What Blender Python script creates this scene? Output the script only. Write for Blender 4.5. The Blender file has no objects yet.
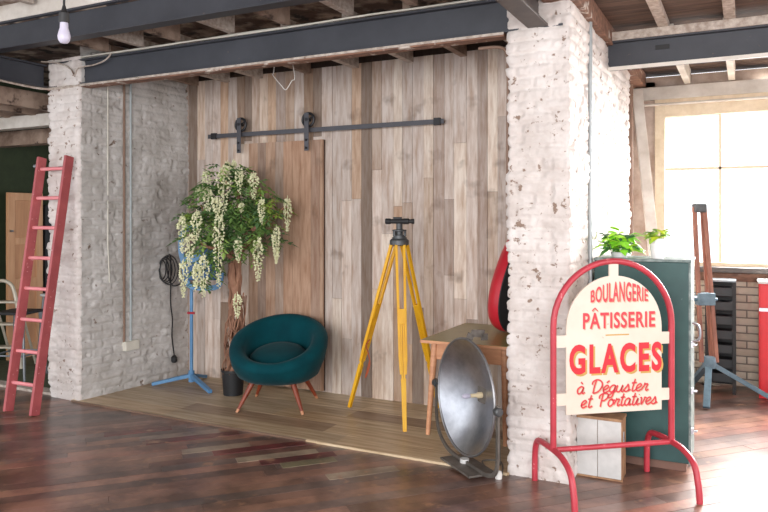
import bpy, bmesh, math, random
import numpy as np
from mathutils import Vector, Matrix

scene = bpy.context.scene
C = scene.collection
PI = math.pi
rnd = random.Random(7)

# ------------------------------------------------------------------ camera, sky, lights, exposure
YAW = math.radians(27)
cam_d = bpy.data.cameras.new('camera')
cam_d.sensor_width = 36.0
cam_d.lens = 712 / 768 * 36.0
cam_d.shift_y = -38 / 768
cam_d.clip_start = 0.05
cam = bpy.data.objects.new('camera', cam_d)
C.objects.link(cam)
cam.location = (0, 0, 1.65)
cam.rotation_euler = (PI / 2, 0, YAW)
scene.camera = cam

world = bpy.data.worlds.new('sky')
scene.world = world
world.use_nodes = True
bg = world.node_tree.nodes['Background']
bg.inputs['Color'].default_value = (0.93, 0.96, 1.0, 1)
bg.inputs['Strength'].default_value = 2.0

def area(name, loc, target, sx, sy, power, col=(1, 1, 1)):
    l = bpy.data.lights.new(name, 'AREA')
    l.shape = 'RECTANGLE'; l.size = sx; l.size_y = sy; l.energy = power; l.color = col
    o = bpy.data.objects.new(name, l); C.objects.link(o)
    o.location = loc
    o.rotation_euler = (Vector(target) - Vector(loc)).to_track_quat('-Z', 'Y').to_euler()
    return o
area('daylight_window_north', (1.25, 8.3, 2.3), (0.8, 5.0, -0.6), 2.8, 2.0, 620, (1.0, 0.985, 0.96)).data.spread = math.radians(125)
area('daylight_windows_street', (-1.0, -3.2, 2.2), (-2.8, 5.0, 1.0), 5.0, 2.4, 300, (1.0, 0.98, 0.97))
area('daylight_east', (3.0, 2.5, 2.1), (-1.5, 5.0, 0.8), 2.5, 2.0, 70, (1.0, 0.98, 0.97))  # weak unseen area light from the right of the camera

scene.view_settings.view_transform = 'Standard'
scene.view_settings.look = 'None'
scene.view_settings.gamma = 1.0
scene.view_settings.exposure = 0.22
scene.view_settings.use_curve_mapping = False

# ------------------------------------------------------------------ materials
def lin(c):
    return tuple(((v / 255) / 12.92 if v / 255 <= 0.04045 else ((v / 255 + 0.055) / 1.055) ** 2.4) for v in c) + (1.0,)

class NT:
    def __init__(s, m):
        s.t = m.node_tree; s.n = s.t.nodes; s.bsdf = s.n['Principled BSDF']
    def new(s, t, **kw):
        n = s.n.new(t)
        for k, v in kw.items(): setattr(n, k, v)
        return n
    def link(s, a, b): s.t.links.new(a, b)

def mix(nt, fac, a, b, blend='MIX'):
    m = nt.new('ShaderNodeMix', data_type='RGBA', blend_type=blend)
    for sock, v in ((0, fac), (6, a), (7, b)):
        if hasattr(v, 'links'): nt.link(v, m.inputs[sock])
        else: m.inputs[sock].default_value = v
    return m.outputs[2]

def ramp(nt, fac, p0, p1):
    r = nt.new('ShaderNodeMapRange'); r.clamp = True
    r.inputs[1].default_value = p0; r.inputs[2].default_value = p1
    nt.link(fac, r.inputs[0])
    return r.outputs[0]

def noise(nt, scale, detail=4, stretch=(1, 1, 1), coord='Object', rough=0.6):
    tc = nt.new('ShaderNodeTexCoord'); mp = nt.new('ShaderNodeMapping')
    mp.inputs['Scale'].default_value = stretch
    nt.link(tc.outputs[coord], mp.inputs[0])
    n = nt.new('ShaderNodeTexNoise'); n.inputs['Scale'].default_value = scale
    n.inputs['Detail'].default_value = detail; n.inputs['Roughness'].default_value = rough
    nt.link(mp.outputs[0], n.inputs[0])
    return n.outputs[0]

def mat(name, c, rough=0.6, metal=0.0, c2=None, scale=12, stretch=(1, 1, 1), lo=0.35, hi=0.65,
        spot=None, spot_scale=30, spot_lo=0.62, spot_hi=0.68, bump=0.0, bump_scale=60, coat=0.0, sheen=0.0, attr=False, spec=0.5):
    m = bpy.data.materials.new(name); m.use_nodes = True
    nt = NT(m); b = nt.bsdf
    b.inputs['Roughness'].default_value = rough; b.inputs['Metallic'].default_value = metal
    b.inputs['Specular IOR Level'].default_value = spec
    if coat: b.inputs['Coat Weight'].default_value = coat; b.inputs['Coat Roughness'].default_value = 0.2
    if sheen: b.inputs['Sheen Weight'].default_value = sheen; b.inputs['Sheen Roughness'].default_value = 0.4
    col = None
    if attr:
        a = nt.new('ShaderNodeVertexColor'); a.layer_name = 'tint'
        col = a.outputs[0]
        if c2 is not None:
            n = noise(nt, scale, 5, stretch)
            col = mix(nt, ramp(nt, n, lo, hi), col, lin(c2), 'MULTIPLY')
    else:
        base = lin(c)
        if c2 is not None:
            n = noise(nt, scale, 5, stretch)
            col = mix(nt, ramp(nt, n, lo, hi), base, lin(c2))
        else:
            n = noise(nt, scale, 3, stretch)
            col = mix(nt, ramp(nt, n, 0.3, 0.7), base, tuple(v * 0.86 for v in base[:3]) + (1,))
    if spot is not None:
        n2 = noise(nt, spot_scale, 3)
        col = mix(nt, ramp(nt, n2, spot_lo, spot_hi), col, lin(spot))
    nt.link(col, b.inputs['Base Color'])
    if bump:
        n3 = noise(nt, bump_scale, 4, stretch)
        bp = nt.new('ShaderNodeBump'); bp.inputs['Strength'].default_value = bump; bp.inputs['Distance'].default_value = 0.01
        nt.link(n3, bp.inputs['Height']); nt.link(bp.outputs[0], b.inputs['Normal'])
    return m

M = {}
M['white_brick'] = mat('white_painted_brick', (222, 215, 211), 0.75, c2=(200, 190, 184), scale=5, spot=(140, 118, 104), spot_scale=19, spot_lo=0.625, spot_hi=0.68, bump=0.5, bump_scale=45)
M['grey_brick'] = mat('grey_worn_brick', (204, 200, 197), 0.85, c2=(174, 169, 164), scale=4, spot=(112, 92, 78), spot_scale=12, spot_lo=0.66, spot_hi=0.74, bump=0.6, bump_scale=45)
M['plank_wall'] = mat('reclaimed_plank_wood', (255, 255, 255), 0.8, attr=True, c2=(212, 194, 180), scale=4, stretch=(7, 7, 0.8), lo=0.40, hi=0.70, spot=(118, 98, 84), spot_scale=4, spot_lo=0.60, spot_hi=0.84, bump=0.15, bump_scale=10)
M['floor_wood'] = mat('dark_varnished_boards', (255, 255, 255), 0.33, attr=True, c2=(168, 162, 164), scale=3.5, stretch=(1, 1, 1), lo=0.36, hi=0.62, spot=(150, 112, 88), spot_scale=6, spot_lo=0.60, spot_hi=0.72, bump=0.08, bump_scale=9, coat=0.3)
M['niche_floor'] = mat('greyed_oak_boards', (255, 255, 255), 0.42, attr=True, c2=(200, 188, 172), scale=4, stretch=(0.5, 6, 1), lo=0.38, hi=0.66, bump=0.12, bump_scale=12, coat=0.1)
M['green_floor'] = mat('mossy_green_floor', (92, 100, 78), 0.7, c2=(70, 78, 58))
M['green_wall'] = mat('dark_green_wall_paint', (52, 62, 38), 0.8, c2=(44, 54, 32))
M['steel'] = mat('painted_steel_beam', (64, 66, 73), 0.5, 0.0, c2=(54, 56, 63), scale=3, spot=(96, 84, 78), spot_scale=20, spot_lo=0.70, spot_hi=0.76)
M['steel_brown'] = mat('brown_grey_steel', (92, 84, 80), 0.55, c2=(76, 70, 68))
M['rust_timber'] = mat('rusty_brown_timber', (150, 112, 92), 0.8, c2=(104, 76, 64), scale=9, stretch=(1, 3, 3), spot=(206, 196, 186), spot_scale=8, spot_lo=0.60, spot_hi=0.68)
M['pale_timber'] = mat('limewashed_timber', (200, 190, 180), 0.8, c2=(158, 142, 130), scale=6, stretch=(4, 4, 4), spot=(120, 96, 80), spot_scale=9, spot_lo=0.63, spot_hi=0.72)
M['white_timber'] = mat('white_painted_timber', (226, 220, 212), 0.7, c2=(196, 188, 178), scale=4)
M['ceiling_peel'] = mat('peeling_ceiling_paint', (196, 186, 176), 0.9, c2=(124, 100, 86), scale=3.5, lo=0.40, hi=0.56, spot=(62, 46, 40), spot_scale=6, spot_lo=0.58, spot_hi=0.64)
M['joist'] = mat('old_joist_timber', (168, 146, 130), 0.85, c2=(112, 90, 76), scale=5, spot=(66, 50, 42), spot_scale=7, spot_lo=0.62, spot_hi=0.70)
M['brown_boards'] = mat('brown_ceiling_boards', (106, 84, 72), 0.8, c2=(72, 56, 48), scale=4, stretch=(0.7, 6, 1))
M['black_iron'] = mat('blackened_iron', (46, 46, 50), 0.45, 0.3)
M['dark_grey'] = mat('dark_grey_rail', (84, 84, 90), 0.45, 0.2)
M['conduit'] = mat('galvanised_conduit', (170, 176, 178), 0.4, 0.3)
M['rust_pipe'] = mat('brown_rusty_pipe', (138, 112, 96), 0.7)
M['blue_pipe'] = mat('pale_blue_pipe', (176, 184, 186), 0.5)
M['cream_metal'] = mat('cream_painted_metal', (224, 220, 208), 0.5)
M['red_paint'] = mat('faded_red_paint', (190, 60, 74), 0.4, c2=(170, 50, 62), scale=6, spot=(214, 130, 132), spot_scale=26, spot_lo=0.68, spot_hi=0.74)
M['ladder_red'] = mat('worn_red_ladder_paint', (180, 90, 92), 0.5, c2=(162, 76, 80), scale=7, spot=(222, 170, 168), spot_scale=30, spot_lo=0.66, spot_hi=0.72)
M['ladder_pink'] = mat('pink_lit_worn_edge', (232, 164, 168), 0.5, c2=(218, 140, 144), scale=9)  # pink of the lit stile fronts, glare and wear in one colour
M['ladder_rung'] = mat('pink_red_rung_paint', (230, 146, 150), 0.45, c2=(222, 130, 136), scale=9)
M['sign_cream'] = mat('cream_sign_paint', (222, 210, 196), 0.45, c2=(212, 198, 182), scale=3, spot=(190, 160, 140), spot_scale=36, spot_lo=0.72, spot_hi=0.76)
M['sign_red'] = mat('sign_letter_red', (214, 36, 52), 0.45)
M['sign_rose'] = mat('sign_letter_rose', (214, 56, 68), 0.45)
M['sign_gold'] = mat('sign_letter_gold_shadow', (196, 158, 84), 0.5)
M['sign_grey'] = mat('sign_letter_grey_shadow', (198, 170, 140), 0.5)
M['velvet'] = mat('teal_velvet', (0, 66, 74), 0.85, c2=(0, 54, 62), scale=5, sheen=0.06, spec=0.15, bump=0.1, bump_scale=80)
M['teak'] = mat('teak_wood_leg', (140, 64, 38), 0.4, c2=(116, 50, 30), scale=6, stretch=(4, 4, 1))
M['pale_tip'] = mat('worn_pale_leg_tip', (196, 140, 104), 0.5)
M['brass'] = mat('brass_ferrule', (196, 160, 110), 0.35, 0.7)
M['yellow'] = mat('yellow_lacquered_wood', (240, 186, 34), 0.4, c2=(226, 166, 24), scale=5)
M['gun_metal'] = mat('grey_gun_metal', (88, 90, 92), 0.45, 0.4, c2=(66, 68, 70))
M['black'] = mat('matt_black', (34, 34, 36), 0.6)
M['black_plastic'] = mat('black_plastic_pot', (30, 31, 34), 0.45)
M['red_string'] = mat('red_cord', (176, 84, 50), 0.8)
M['bark'] = mat('twisted_vine_bark', (168, 126, 102), 0.9, c2=(130, 92, 74), scale=14, stretch=(1, 1, 0.3), bump=0.6, bump_scale=40)
M['leaf'] = mat('wisteria_leaf', (255, 255, 255), 0.6, attr=True)
M['petal'] = mat('cream_wisteria_petal', (232, 230, 196), 0.7, c2=(216, 218, 172), scale=30)
M['soil'] = mat('dark_soil', (58, 46, 38), 0.95)
M['blue'] = mat('blue_painted_metal', (100, 150, 194), 0.5, c2=(84, 134, 180), scale=8)
M['blue_dark'] = mat('dark_blue_painted_metal', (50, 92, 138), 0.5)
M['grey_blue'] = mat('blue_grey_painted_steel', (104, 128, 142), 0.5, c2=(80, 102, 116))
M['brown_wood'] = mat('red_brown_tripod_wood', (160, 106, 86), 0.5, c2=(112, 66, 52), scale=5, stretch=(4, 4, 0.6))
M['formica'] = mat('olive_formica', (158, 150, 98), 0.28, c2=(148, 140, 88))
M['table_wood'] = mat('orange_teak_apron', (212, 156, 118), 0.45, c2=(192, 134, 98), scale=6, stretch=(1, 1, 5))
M['chrome'] = mat('worn_polished_aluminium', (206, 208, 214), 0.34, 1.0, c2=(160, 162, 170), scale=5)
M['rim_metal'] = mat('dull_rim_metal', (150, 150, 152), 0.4, 0.8)
M['iron'] = mat('dark_grey_iron', (122, 116, 110), 0.5, 0.4, c2=(98, 92, 86))
M['glass_bulb'] = mat('frosted_bulb_glass', (196, 192, 210), 0.35)
M['green_steel'] = mat('dark_green_cabinet_paint', (44, 82, 80), 0.5, c2=(36, 70, 70), scale=5, spot=(96, 120, 116), spot_scale=30, spot_lo=0.72, spot_hi=0.77)
M['green_edge'] = mat('pale_worn_edge_trim', (140, 152, 150), 0.5, 0.1, c2=(74, 92, 90), scale=16)
M['plinth'] = mat('bare_brown_plinth', (122, 92, 80), 0.8)
M['white_board'] = mat('white_painted_board', (208, 207, 205), 0.6, c2=(190, 190, 188), scale=8)
M['raw_edge'] = mat('raw_brown_wood_edge', (176, 138, 104), 0.8, c2=(140, 104, 78))
M['lime'] = mat('lime_leaf', (255, 255, 255), 0.5, attr=True)
M['white_pot'] = mat('white_ceramic', (236, 236, 236), 0.35)
M['case_red'] = mat('glossy_red_shell', (200, 36, 54), 0.35, c2=(182, 28, 44), scale=4)
M['pine'] = mat('pine_panel', (226, 176, 134), 0.55, c2=(208, 154, 112), scale=3, stretch=(5, 5, 0.5))
M['pine_dark'] = mat('pine_recessed_panel', (214, 160, 118), 0.6, c2=(198, 142, 102), scale=3, stretch=(5, 5, 0.5))
M['beige_tube'] = mat('beige_tubular_metal', (206, 196, 178), 0.4, 0.2)
M['locker_red'] = mat('red_locker_paint', (206, 30, 40), 0.4)
M['grey_steel'] = mat('grey_tubular_steel', (128, 132, 136), 0.35, 0.6)
M['window_frame'] = mat('cream_window_timber', (232, 216, 190), 0.6, c2=(216, 198, 170))
M['white_plastic'] = mat('white_plastic', (236, 234, 230), 0.4)
def brick_tex():
    m = mat('bare_yellow_brick', (226, 214, 198), 0.85, bump=0.4, bump_scale=40); nt = NT(m)
    tc = nt.new('ShaderNodeTexCoord'); sp = nt.new('ShaderNodeSeparateXYZ'); cb = nt.new('ShaderNodeCombineXYZ'); br = nt.new('ShaderNodeTexBrick')
    nt.link(tc.outputs['Object'], sp.inputs[0]); nt.link(sp.outputs[0], cb.inputs[0]); nt.link(sp.outputs[2], cb.inputs[1]); nt.link(cb.outputs[0], br.inputs[0])
    br.inputs['Scale'].default_value = 1.0; br.inputs['Brick Width'].default_value = .225; br.inputs['Row Height'].default_value = .075; br.inputs['Mortar Size'].default_value = .007
    br.inputs['Color1'].default_value = lin((238, 226, 208)); br.inputs['Color2'].default_value = lin((216, 200, 180)); br.inputs['Mortar'].default_value = lin((150, 138, 126))
    nt.link(br.outputs[0], nt.bsdf.inputs['Base Color']); return m
M['beige_brick'] = brick_tex()

def glass_mat():
    m = bpy.data.materials.new('window_pane_glass'); m.use_nodes = True
    nt = NT(m); nt.n.remove(nt.bsdf)
    out = [n for n in nt.n if n.type == 'OUTPUT_MATERIAL'][0]
    t = nt.new('ShaderNodeBsdfTransparent'); g = nt.new('ShaderNodeBsdfGlossy'); g.inputs['Roughness'].default_value = 0.03
    ms = nt.new('ShaderNodeMixShader'); ms.inputs[0].default_value = 0.06
    nt.link(t.outputs[0], ms.inputs[1]); nt.link(g.outputs[0], ms.inputs[2]); nt.link(ms.outputs[0], out.inputs[0])
    return m
M['glass'] = glass_mat()

# ------------------------------------------------------------------ mesh helpers
def obj_from(name, V, F, material, parent=None, smooth=None, tint=None, bevel=0.0, subsurf=0):
    me = bpy.data.meshes.new(name)
    me.from_pydata([tuple(v) for v in V], [], [tuple(f) for f in F])
    if tint is not None:
        a = me.color_attributes.new('tint', 'FLOAT_COLOR', 'CORNER')
        arr = np.empty((len(me.loops), 4), dtype=np.float32); k = 0
        for f, c in zip(F, tint):
            arr[k:k + len(f)] = c; k += len(f)
        a.data.foreach_set('color', arr.ravel())
    bm = bmesh.new(); bm.from_mesh(me)
    if tint is None and len(F) < 60000:
        bmesh.ops.recalc_face_normals(bm, faces=bm.faces)
    bm.to_mesh(me); bm.free()
    me.materials.append(material)
    if smooth is not None:
        me.shade_smooth()
        me.set_sharp_from_angle(angle=math.radians(smooth))
    o = bpy.data.objects.new(name, me); C.objects.link(o)
    if parent is not None: o.parent = parent
    if bevel:
        b = o.modifiers.new('bevel', 'BEVEL'); b.width = bevel; b.segments = 2; b.limit_method = 'ANGLE'
    if subsurf:
        s = o.modifiers.new('sub', 'SUBSURF'); s.levels = subsurf; s.render_levels = subsurf
    return o

class MB:
    def __init__(s): s.V = []; s.F = []; s.T = []
    def add(s, V, F, tint=None):
        n = len(s.V); s.V += [Vector(v) for v in V]; s.F += [tuple(i + n for i in f) for f in F]
        s.T += [tint] * len(F); return s
    def box(s, x0, x1, y0, y1, z0, z1, tint=None):
        V = [(x, y, z) for z in (z0, z1) for y in (y0, y1) for x in (x0, x1)]
        return s.add(V, [(0, 2, 3, 1), (4, 5, 7, 6), (0, 1, 5, 4), (2, 6, 7, 3), (0, 4, 6, 2), (1, 3, 7, 5)], tint)
    def obox(s, c, sx, sy, sz, mtx, tint=None):
        V = [Vector(c) + mtx @ Vector((x * sx / 2, y * sy / 2, z * sz / 2)) for z in (-1, 1) for y in (-1, 1) for x in (-1, 1)]
        return s.add(V, [(0, 2, 3, 1), (4, 5, 7, 6), (0, 1, 5, 4), (2, 6, 7, 3), (0, 4, 6, 2), (1, 3, 7, 5)], tint)
    def bar(s, p0, p1, w, d, up=(0, 0, 1), w1=None, d1=None):
        p0 = Vector(p0); p1 = Vector(p1); t = (p1 - p0).normalized()
        up = Vector(up); side = t.cross(up)
        if side.length < 1e-4: side = t.cross(Vector((0, 1, 0)))
        side.normalize(); n = side.cross(t)
        w1 = w if w1 is None else w1; d1 = d if d1 is None else d1
        V = []
        for p, a, b in ((p0, w, d), (p1, w1, d1)):
            for y in (-1, 1):
                for x in (-1, 1): V.append(p + side * x * a / 2 + n * y * b / 2)
        return s.add(V, [(0, 2, 3, 1), (4, 5, 7, 6), (0, 1, 5, 4), (2, 6, 7, 3), (0, 4, 6, 2), (1, 3, 7, 5)])
    def tube(s, pts, r, n=8, closed=False):
        pts = [Vector(p) for p in pts]; N = len(pts)
        rs = r if isinstance(r, (list, tuple)) else [r] * N
        V = []; F = []
        t0 = (pts[1] - pts[0]).normalized()
        ref = Vector((0, 0, 1)) if abs(t0.z) < 0.9 else Vector((1, 0, 0))
        nrm = (ref - t0 * ref.dot(t0)).normalized()
        for i, p in enumerate(pts):
            if closed: t = (pts[(i + 1) % N] - pts[i - 1]).normalized()
            else: t = (pts[min(i + 1, N - 1)] - pts[max(i - 1, 0)]).normalized()
            nrm = (nrm - t * nrm.dot(t)).normalized(); b = t.cross(nrm)
            for k in range(n):
                a = 2 * PI * k / n
                V.append(p + (nrm * math.cos(a) + b * math.sin(a)) * rs[i])
        for i in range(N if closed else N - 1):
            j = (i + 1) % N
            for k in range(n):
                F.append((i * n + k, i * n + (k + 1) % n, j * n + (k + 1) % n, j * n + k))
        if not closed:
            F.append(tuple(range(n - 1, -1, -1))); F.append(tuple((N - 1) * n + k for k in range(n)))
        return s.add(V, F)
    def lathe(s, prof, n=24, mtx=None, origin=(0, 0, 0), caps=(True, True)):
        mtx = mtx or Matrix.Identity(3); V = []; F = []
        for r, z in prof:
            for k in range(n):
                a = 2 * PI * k / n
                V.append(Vector(origin) + mtx @ Vector((r * math.cos(a), r * math.sin(a), z)))
        for i in range(len(prof) - 1):
            for k in range(n):
                F.append((i * n + k, i * n + (k + 1) % n, (i + 1) * n + (k + 1) % n, (i + 1) * n + k))
        if caps[0]: F.append(tuple(range(n - 1, -1, -1)))
        if caps[1]: F.append(tuple((len(prof) - 1) * n + k for k in range(n)))
        return s.add(V, F)
    def prism(s, poly, o, ux, uy, depth):
        # poly in 2-D (ux, uy axes), extruded along ux x uy by depth
        o = Vector(o); ux = Vector(ux); uy = Vector(uy); nn = ux.cross(uy).normalized()
        n = len(poly); V = [o + ux * a + uy * b for a, b in poly] + [o + ux * a + uy * b + nn * depth for a, b in poly]
        F = [tuple(range(n - 1, -1, -1)), tuple(range(n, 2 * n))] + [(i, (i + 1) % n, n + (i + 1) % n, n + i) for i in range(n)]
        return s.add(V, F)
    def build(s, name, m, parent=None, smooth=None, bevel=0.0, subsurf=0):
        T = s.T if s.T and s.T[0] is not None else None
        V = s.V
        if parent is not None:
            L = parent['_w'] if '_w' in parent else None
            if L: V = [v - Vector(L) for v in V]
        return obj_from(name, V, s.F, m, parent, smooth, T, bevel, subsurf)

def tag(o, label=None, cat=None, group=None, kind=None):
    if label: o['label'] = label
    if cat: o['category'] = cat
    if group: o['group'] = group
    if kind: o['kind'] = kind
    return o

def thing(name, label, cat, loc, rotz=0, group=None):
    o = bpy.data.objects.new(name, None); C.objects.link(o)
    o.location = loc; o.rotation_euler = (0, 0, rotz); o.empty_display_size = 0.1
    return tag(o, label, cat, group)

def struct(mb, name, m, **kw):
    o = mb.build(name, m, **kw); o['kind'] = 'structure'; return o

def copy_tree(o, parent=None):
    c = o.copy(); C.objects.link(c)
    if parent is not None: c.parent = parent
    for ch in list(o.children): copy_tree(ch, c)
    return c

def smoothpath(pts, n=8):
    P = [Vector(p) for p in pts]; out = []
    for i in range(len(P) - 1):
        p0 = P[max(i - 1, 0)]; p1 = P[i]; p2 = P[i + 1]; p3 = P[min(i + 2, len(P) - 1)]
        for k in range(n):
            t = k / n
            out.append(0.5 * ((2 * p1) + (p2 - p0) * t + (2 * p0 - 5 * p1 + 4 * p2 - p3) * t * t + (3 * p1 - p0 - 3 * p2 + p3) * t ** 3))
    out.append(P[-1]); return out

def L3(p, o):  # world -> thing local (unrotated thing)
    return Vector(p) - Vector(o)

# ------------------------------------------------------------------ brick sheets with relief
def vnoise(u, v, seed):
    iu = np.floor(u).astype(np.int64); iv = np.floor(v).astype(np.int64); fu = u - iu; fv = v - iv
    fu = fu * fu * (3 - 2 * fu); fv = fv * fv * (3 - 2 * fv)
    def h(a, b):
        x = (a * 374761393 + b * 668265263 + seed * 1442695041) & 0xffffffff
        x = ((x ^ (x >> 13)) * 1274126177) & 0xffffffff
        return ((x ^ (x >> 16)) & 0xffff) / 65535.0
    return (h(iu, iv) * (1 - fu) + h(iu + 1, iv) * fu) * (1 - fv) + (h(iu, iv + 1) * (1 - fu) + h(iu + 1, iv + 1) * fu) * fv

def brick_sheet(name, path, z0, z1, m, step=0.0125, depth=0.024, lump=0.018, seed=1, cap=True):
    """a brick face that follows a plan path (counter-clockwise seen from the free side on the right)"""
    path = [np.array(p, float) for p in path]; pts = []; nrm = []
    segn = []
    for a, b in zip(path[:-1], path[1:]):
        d = (b - a) / np.linalg.norm(b - a); segn.append(np.array([d[1], -d[0]]))
    for i, (a, b) in enumerate(zip(path[:-1], path[1:])):
        n = max(1, int(np.linalg.norm(b - a) / step))
        for k in range(n):
            pts.append(a + (b - a) * k / n)
            nn = segn[i]
            if k == 0 and i > 0: nn = (segn[i] + segn[i - 1]) / 1.2
            nrm.append(nn)
    pts.append(path[-1]); nrm.append(segn[-1])
    pts = np.array(pts); nrm = np.array(nrm); U = np.concatenate([[0], np.cumsum(np.linalg.norm(np.diff(pts, axis=0), axis=1))])
    nz = int((z1 - z0) / step) + 1; Z = np.linspace(z0, z1, nz)
    u, z = np.meshgrid(U, Z)
    row = np.floor(z / 0.075); off = (row % 2) * 0.1125
    wob = (vnoise(u * 6, z * 6, seed) - 0.5) * 0.012
    fz = (z + wob) / 0.075; fz = fz - np.floor(fz); fu = (u + off + wob) / 0.225; fu = fu - np.floor(fu)
    dz = np.minimum(fz, 1 - fz) * 0.075; du = np.minimum(fu, 1 - fu) * 0.225
    edge = np.clip(np.minimum(dz, du * 1.6) / 0.013, 0, 1)
    fade = 0.30 + 0.70 * vnoise(u * 2.3, z * 2.3, seed + 5)
    bid = vnoise(np.floor((u + off) / 0.225) + 0.0, row + 0.0, seed + 9)
    h = edge * depth * fade + (vnoise(u * 5, z * 6, seed + 2) - 0.5) * lump + (vnoise(u * 38, z * 38, seed + 3) - 0.5) * lump * 0.30 + (bid - 0.5) * 0.009
    pit = np.clip(vnoise(u * 16, z * 22, seed + 4) - 0.78, 0, 1) * 0.12 + np.clip(vnoise(u * 45, z * 45, seed + 6) - 0.72, 0, 1) * 0.035
    h = h - pit
    X = pts[:, 0][None, :] + nrm[:, 0][None, :] * h; Y = pts[:, 1][None, :] + nrm[:, 1][None, :] * h
    nu = len(U); V = np.stack([X, Y, z], -1).reshape(-1, 3)
    idx = np.arange(nz * nu).reshape(nz, nu)
    F = np.stack([idx[:-1, :-1], idx[:-1, 1:], idx[1:, 1:], idx[1:, :-1]], -1).reshape(-1, 4)
    me = bpy.data.meshes.new(name)
    me.vertices.add(len(V)); me.vertices.foreach_set('co', V.astype(np.float32).ravel())
    me.loops.add(F.size); me.loops.foreach_set('vertex_index', F.astype(np.int32).ravel())
    me.polygons.add(len(F)); me.polygons.foreach_set('loop_start', np.arange(0, F.size, 4, dtype=np.int32))
    me.update(calc_edges=True); me.validate()
    me.materials.append(m); me.shade_smooth()
    o = bpy.data.objects.new(name, me); C.objects.link(o); o['kind'] = 'structure'
    return o

# ------------------------------------------------------------------ the setting
NF = 4.43     # front of the niche floor
BW = 5.73     # back wall of the niche
# main floor: diagonal boards, each a real board with its own tint
def lerp3(a, b, t): return tuple(x + (y - x) * t for x, y in zip(a, b))
ANG = math.radians(48); fd = Vector((math.cos(ANG), math.sin(ANG), 0)); fn = Vector((-math.sin(ANG), math.cos(ANG), 0))
mb = MB()
pal = [(132, 98, 84), (124, 94, 84), (140, 102, 86), (120, 98, 90), (146, 108, 90), (132, 100, 88), (124, 102, 94), (138, 96, 82)]
def board(mbx, s0, s1, t0, t1, z0, z1, col):
    V = [fd * s + fn * t + Vector((0, 0, z)) for z in (z0, z1) for t in (t0, t1) for s in (s0, s1)]
    mbx.add(V, [(0, 2, 3, 1), (4, 5, 7, 6), (0, 1, 5, 4), (2, 6, 7, 3), (0, 4, 6, 2), (1, 3, 7, 5)], col)
r_ = random.Random(3)
w = 0.105
t = -6.5
while t < 11:
    s = -9 + r_.random() * 2
    while s < 9:
        ln = 1.6 + r_.random() * 1.8
        c = fd * (s + ln / 2) + fn * (t + w / 2)
        if -8.2 < c.x < 5.2 and -4.5 < c.y < 8.6 and not (c.x < -1.6 and c.y > 5.9):
            k = pal[r_.randrange(len(pal))]; f = 0.85 + r_.random() * 0.3
            board(mb, s + 0.001, s + ln - 0.001, t + 0.0012, t + w - 0.0012, -0.03, -0.0005 - r_.random() * 0.0012, lin(tuple(min(255, v * f) for v in k)))
        s += ln
    t += w
# short replaced boards let in beside the niche (ends of each board, and its paint)
patch = [((-4.361, 3.863), (-3.995, 4.198), (112, 58, 54)), ((-4.0, 3.874), (-3.643, 4.334), (150, 130, 116)), ((-3.917, 3.851), (-3.433, 4.327), (112, 54, 52)), ((-3.548, 3.827), (-3.217, 4.169), (160, 142, 122)), ((-3.325, 3.893), (-2.721, 4.371), (116, 52, 50)), ((-3.084, 3.854), (-2.694, 4.262), (164, 146, 124)), ((-2.921, 3.893), (-2.515, 4.236), (110, 50, 50)), ((-2.704, 3.863), (-2.463, 4.149), (142, 134, 102)), ((-2.368, 3.865), (-2.015, 4.185), (162, 144, 122))]
for k, (a, b, col) in enumerate(patch):
    A = Vector(a + (0,)); B = Vector(b + (0,))
    tm = (A.dot(fn) + B.dot(fn)) / 2
    tm = round(tm / w) * w
    board(mb, A.dot(fd), B.dot(fd), tm + 0.002, tm + w - 0.002, -0.02, 0.0008 + 0.0001 * k, lin(col))
mb.box(-8, 4, -4, 8.5, -.06, -.031, lin((60, 44, 38)))
floor = struct(mb, 'floor', M['floor_wood'])

mb = MB()
y = NF
r_ = random.Random(11)
palN = [(206, 186, 154), (190, 170, 142), (216, 198, 168), (178, 156, 130), (200, 176, 144), (162, 138, 114)]
while y < BW + 0.02:
    d = 0.217; x = -5.42
    brk = [-4.35 + r_.uniform(-.1, .1) if r_.random() < .7 else -3.9 + r_.uniform(-.4, .4), -2.8 + r_.uniform(-.15, .15), -1.36]
    for xb in brk:
        mb.box(x + 0.001, xb - 0.001, y + 0.001, min(y + d, BW + 0.03) - 0.001, -0.02, 0.014 + r_.random() * 0.001, lin(palN[r_.randrange(6)]))
        x = xb
    y += d
mb.box(-5.40, -2.9, NF - 0.012, NF + 0.001, -0.02, 0.0137, lin((120, 96, 80)))
mb.box(-2.9, -1.37, NF - 0.012, NF + 0.001, -0.02, 0.0135, lin((224, 204, 172)))
struct(mb, 'floor_niche', M['niche_floor'])

mb = MB(); mb.box(-8.2, -5.6, 4.62, 8.6, -0.03, 0.006); struct(mb, 'floor_side_room', M['green_floor'])
mb = MB(); mb.box(-7.7, -5.75, 4.50, 4.62, -0.02, 0.022); struct(mb, 'trim_threshold', M['pale_timber'])

# walls
brick_sheet('wall_pillar', [(-5.735, 5.25), (-5.735, 4.455), (-5.342, 4.455), (-5.335, 4.47)], -0.01, 3.1, M['white_brick'], seed=4, depth=0.022, lump=0.020)
brick_sheet('wall_left', [(-5.335, 4.46), (-5.225, BW + 0.02)], -0.01, 3.3, M['grey_brick'], seed=21)
brick_sheet('wall_right', [(-1.362, BW + 0.02), (-1.362, 4.455), (-0.985, 4.455), (-0.985, 6.95), (-1.14, 6.95), (-1.14, 7.84)], -0.01, 3.02, M['white_brick'], seed=33)
mb = MB()
r_ = random.Random(5); x = -5.40
pw_light = [(226, 212, 202), (216, 203, 194), (208, 196, 188), (232, 219, 206), (202, 190, 182), (214, 196, 180)]
pw_mid = [(198, 172, 150), (188, 166, 148), (206, 178, 154), (184, 168, 158), (194, 176, 162)]
pw_dark = [(156, 136, 120), (146, 130, 118), (164, 140, 120), (142, 126, 114)]
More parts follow.
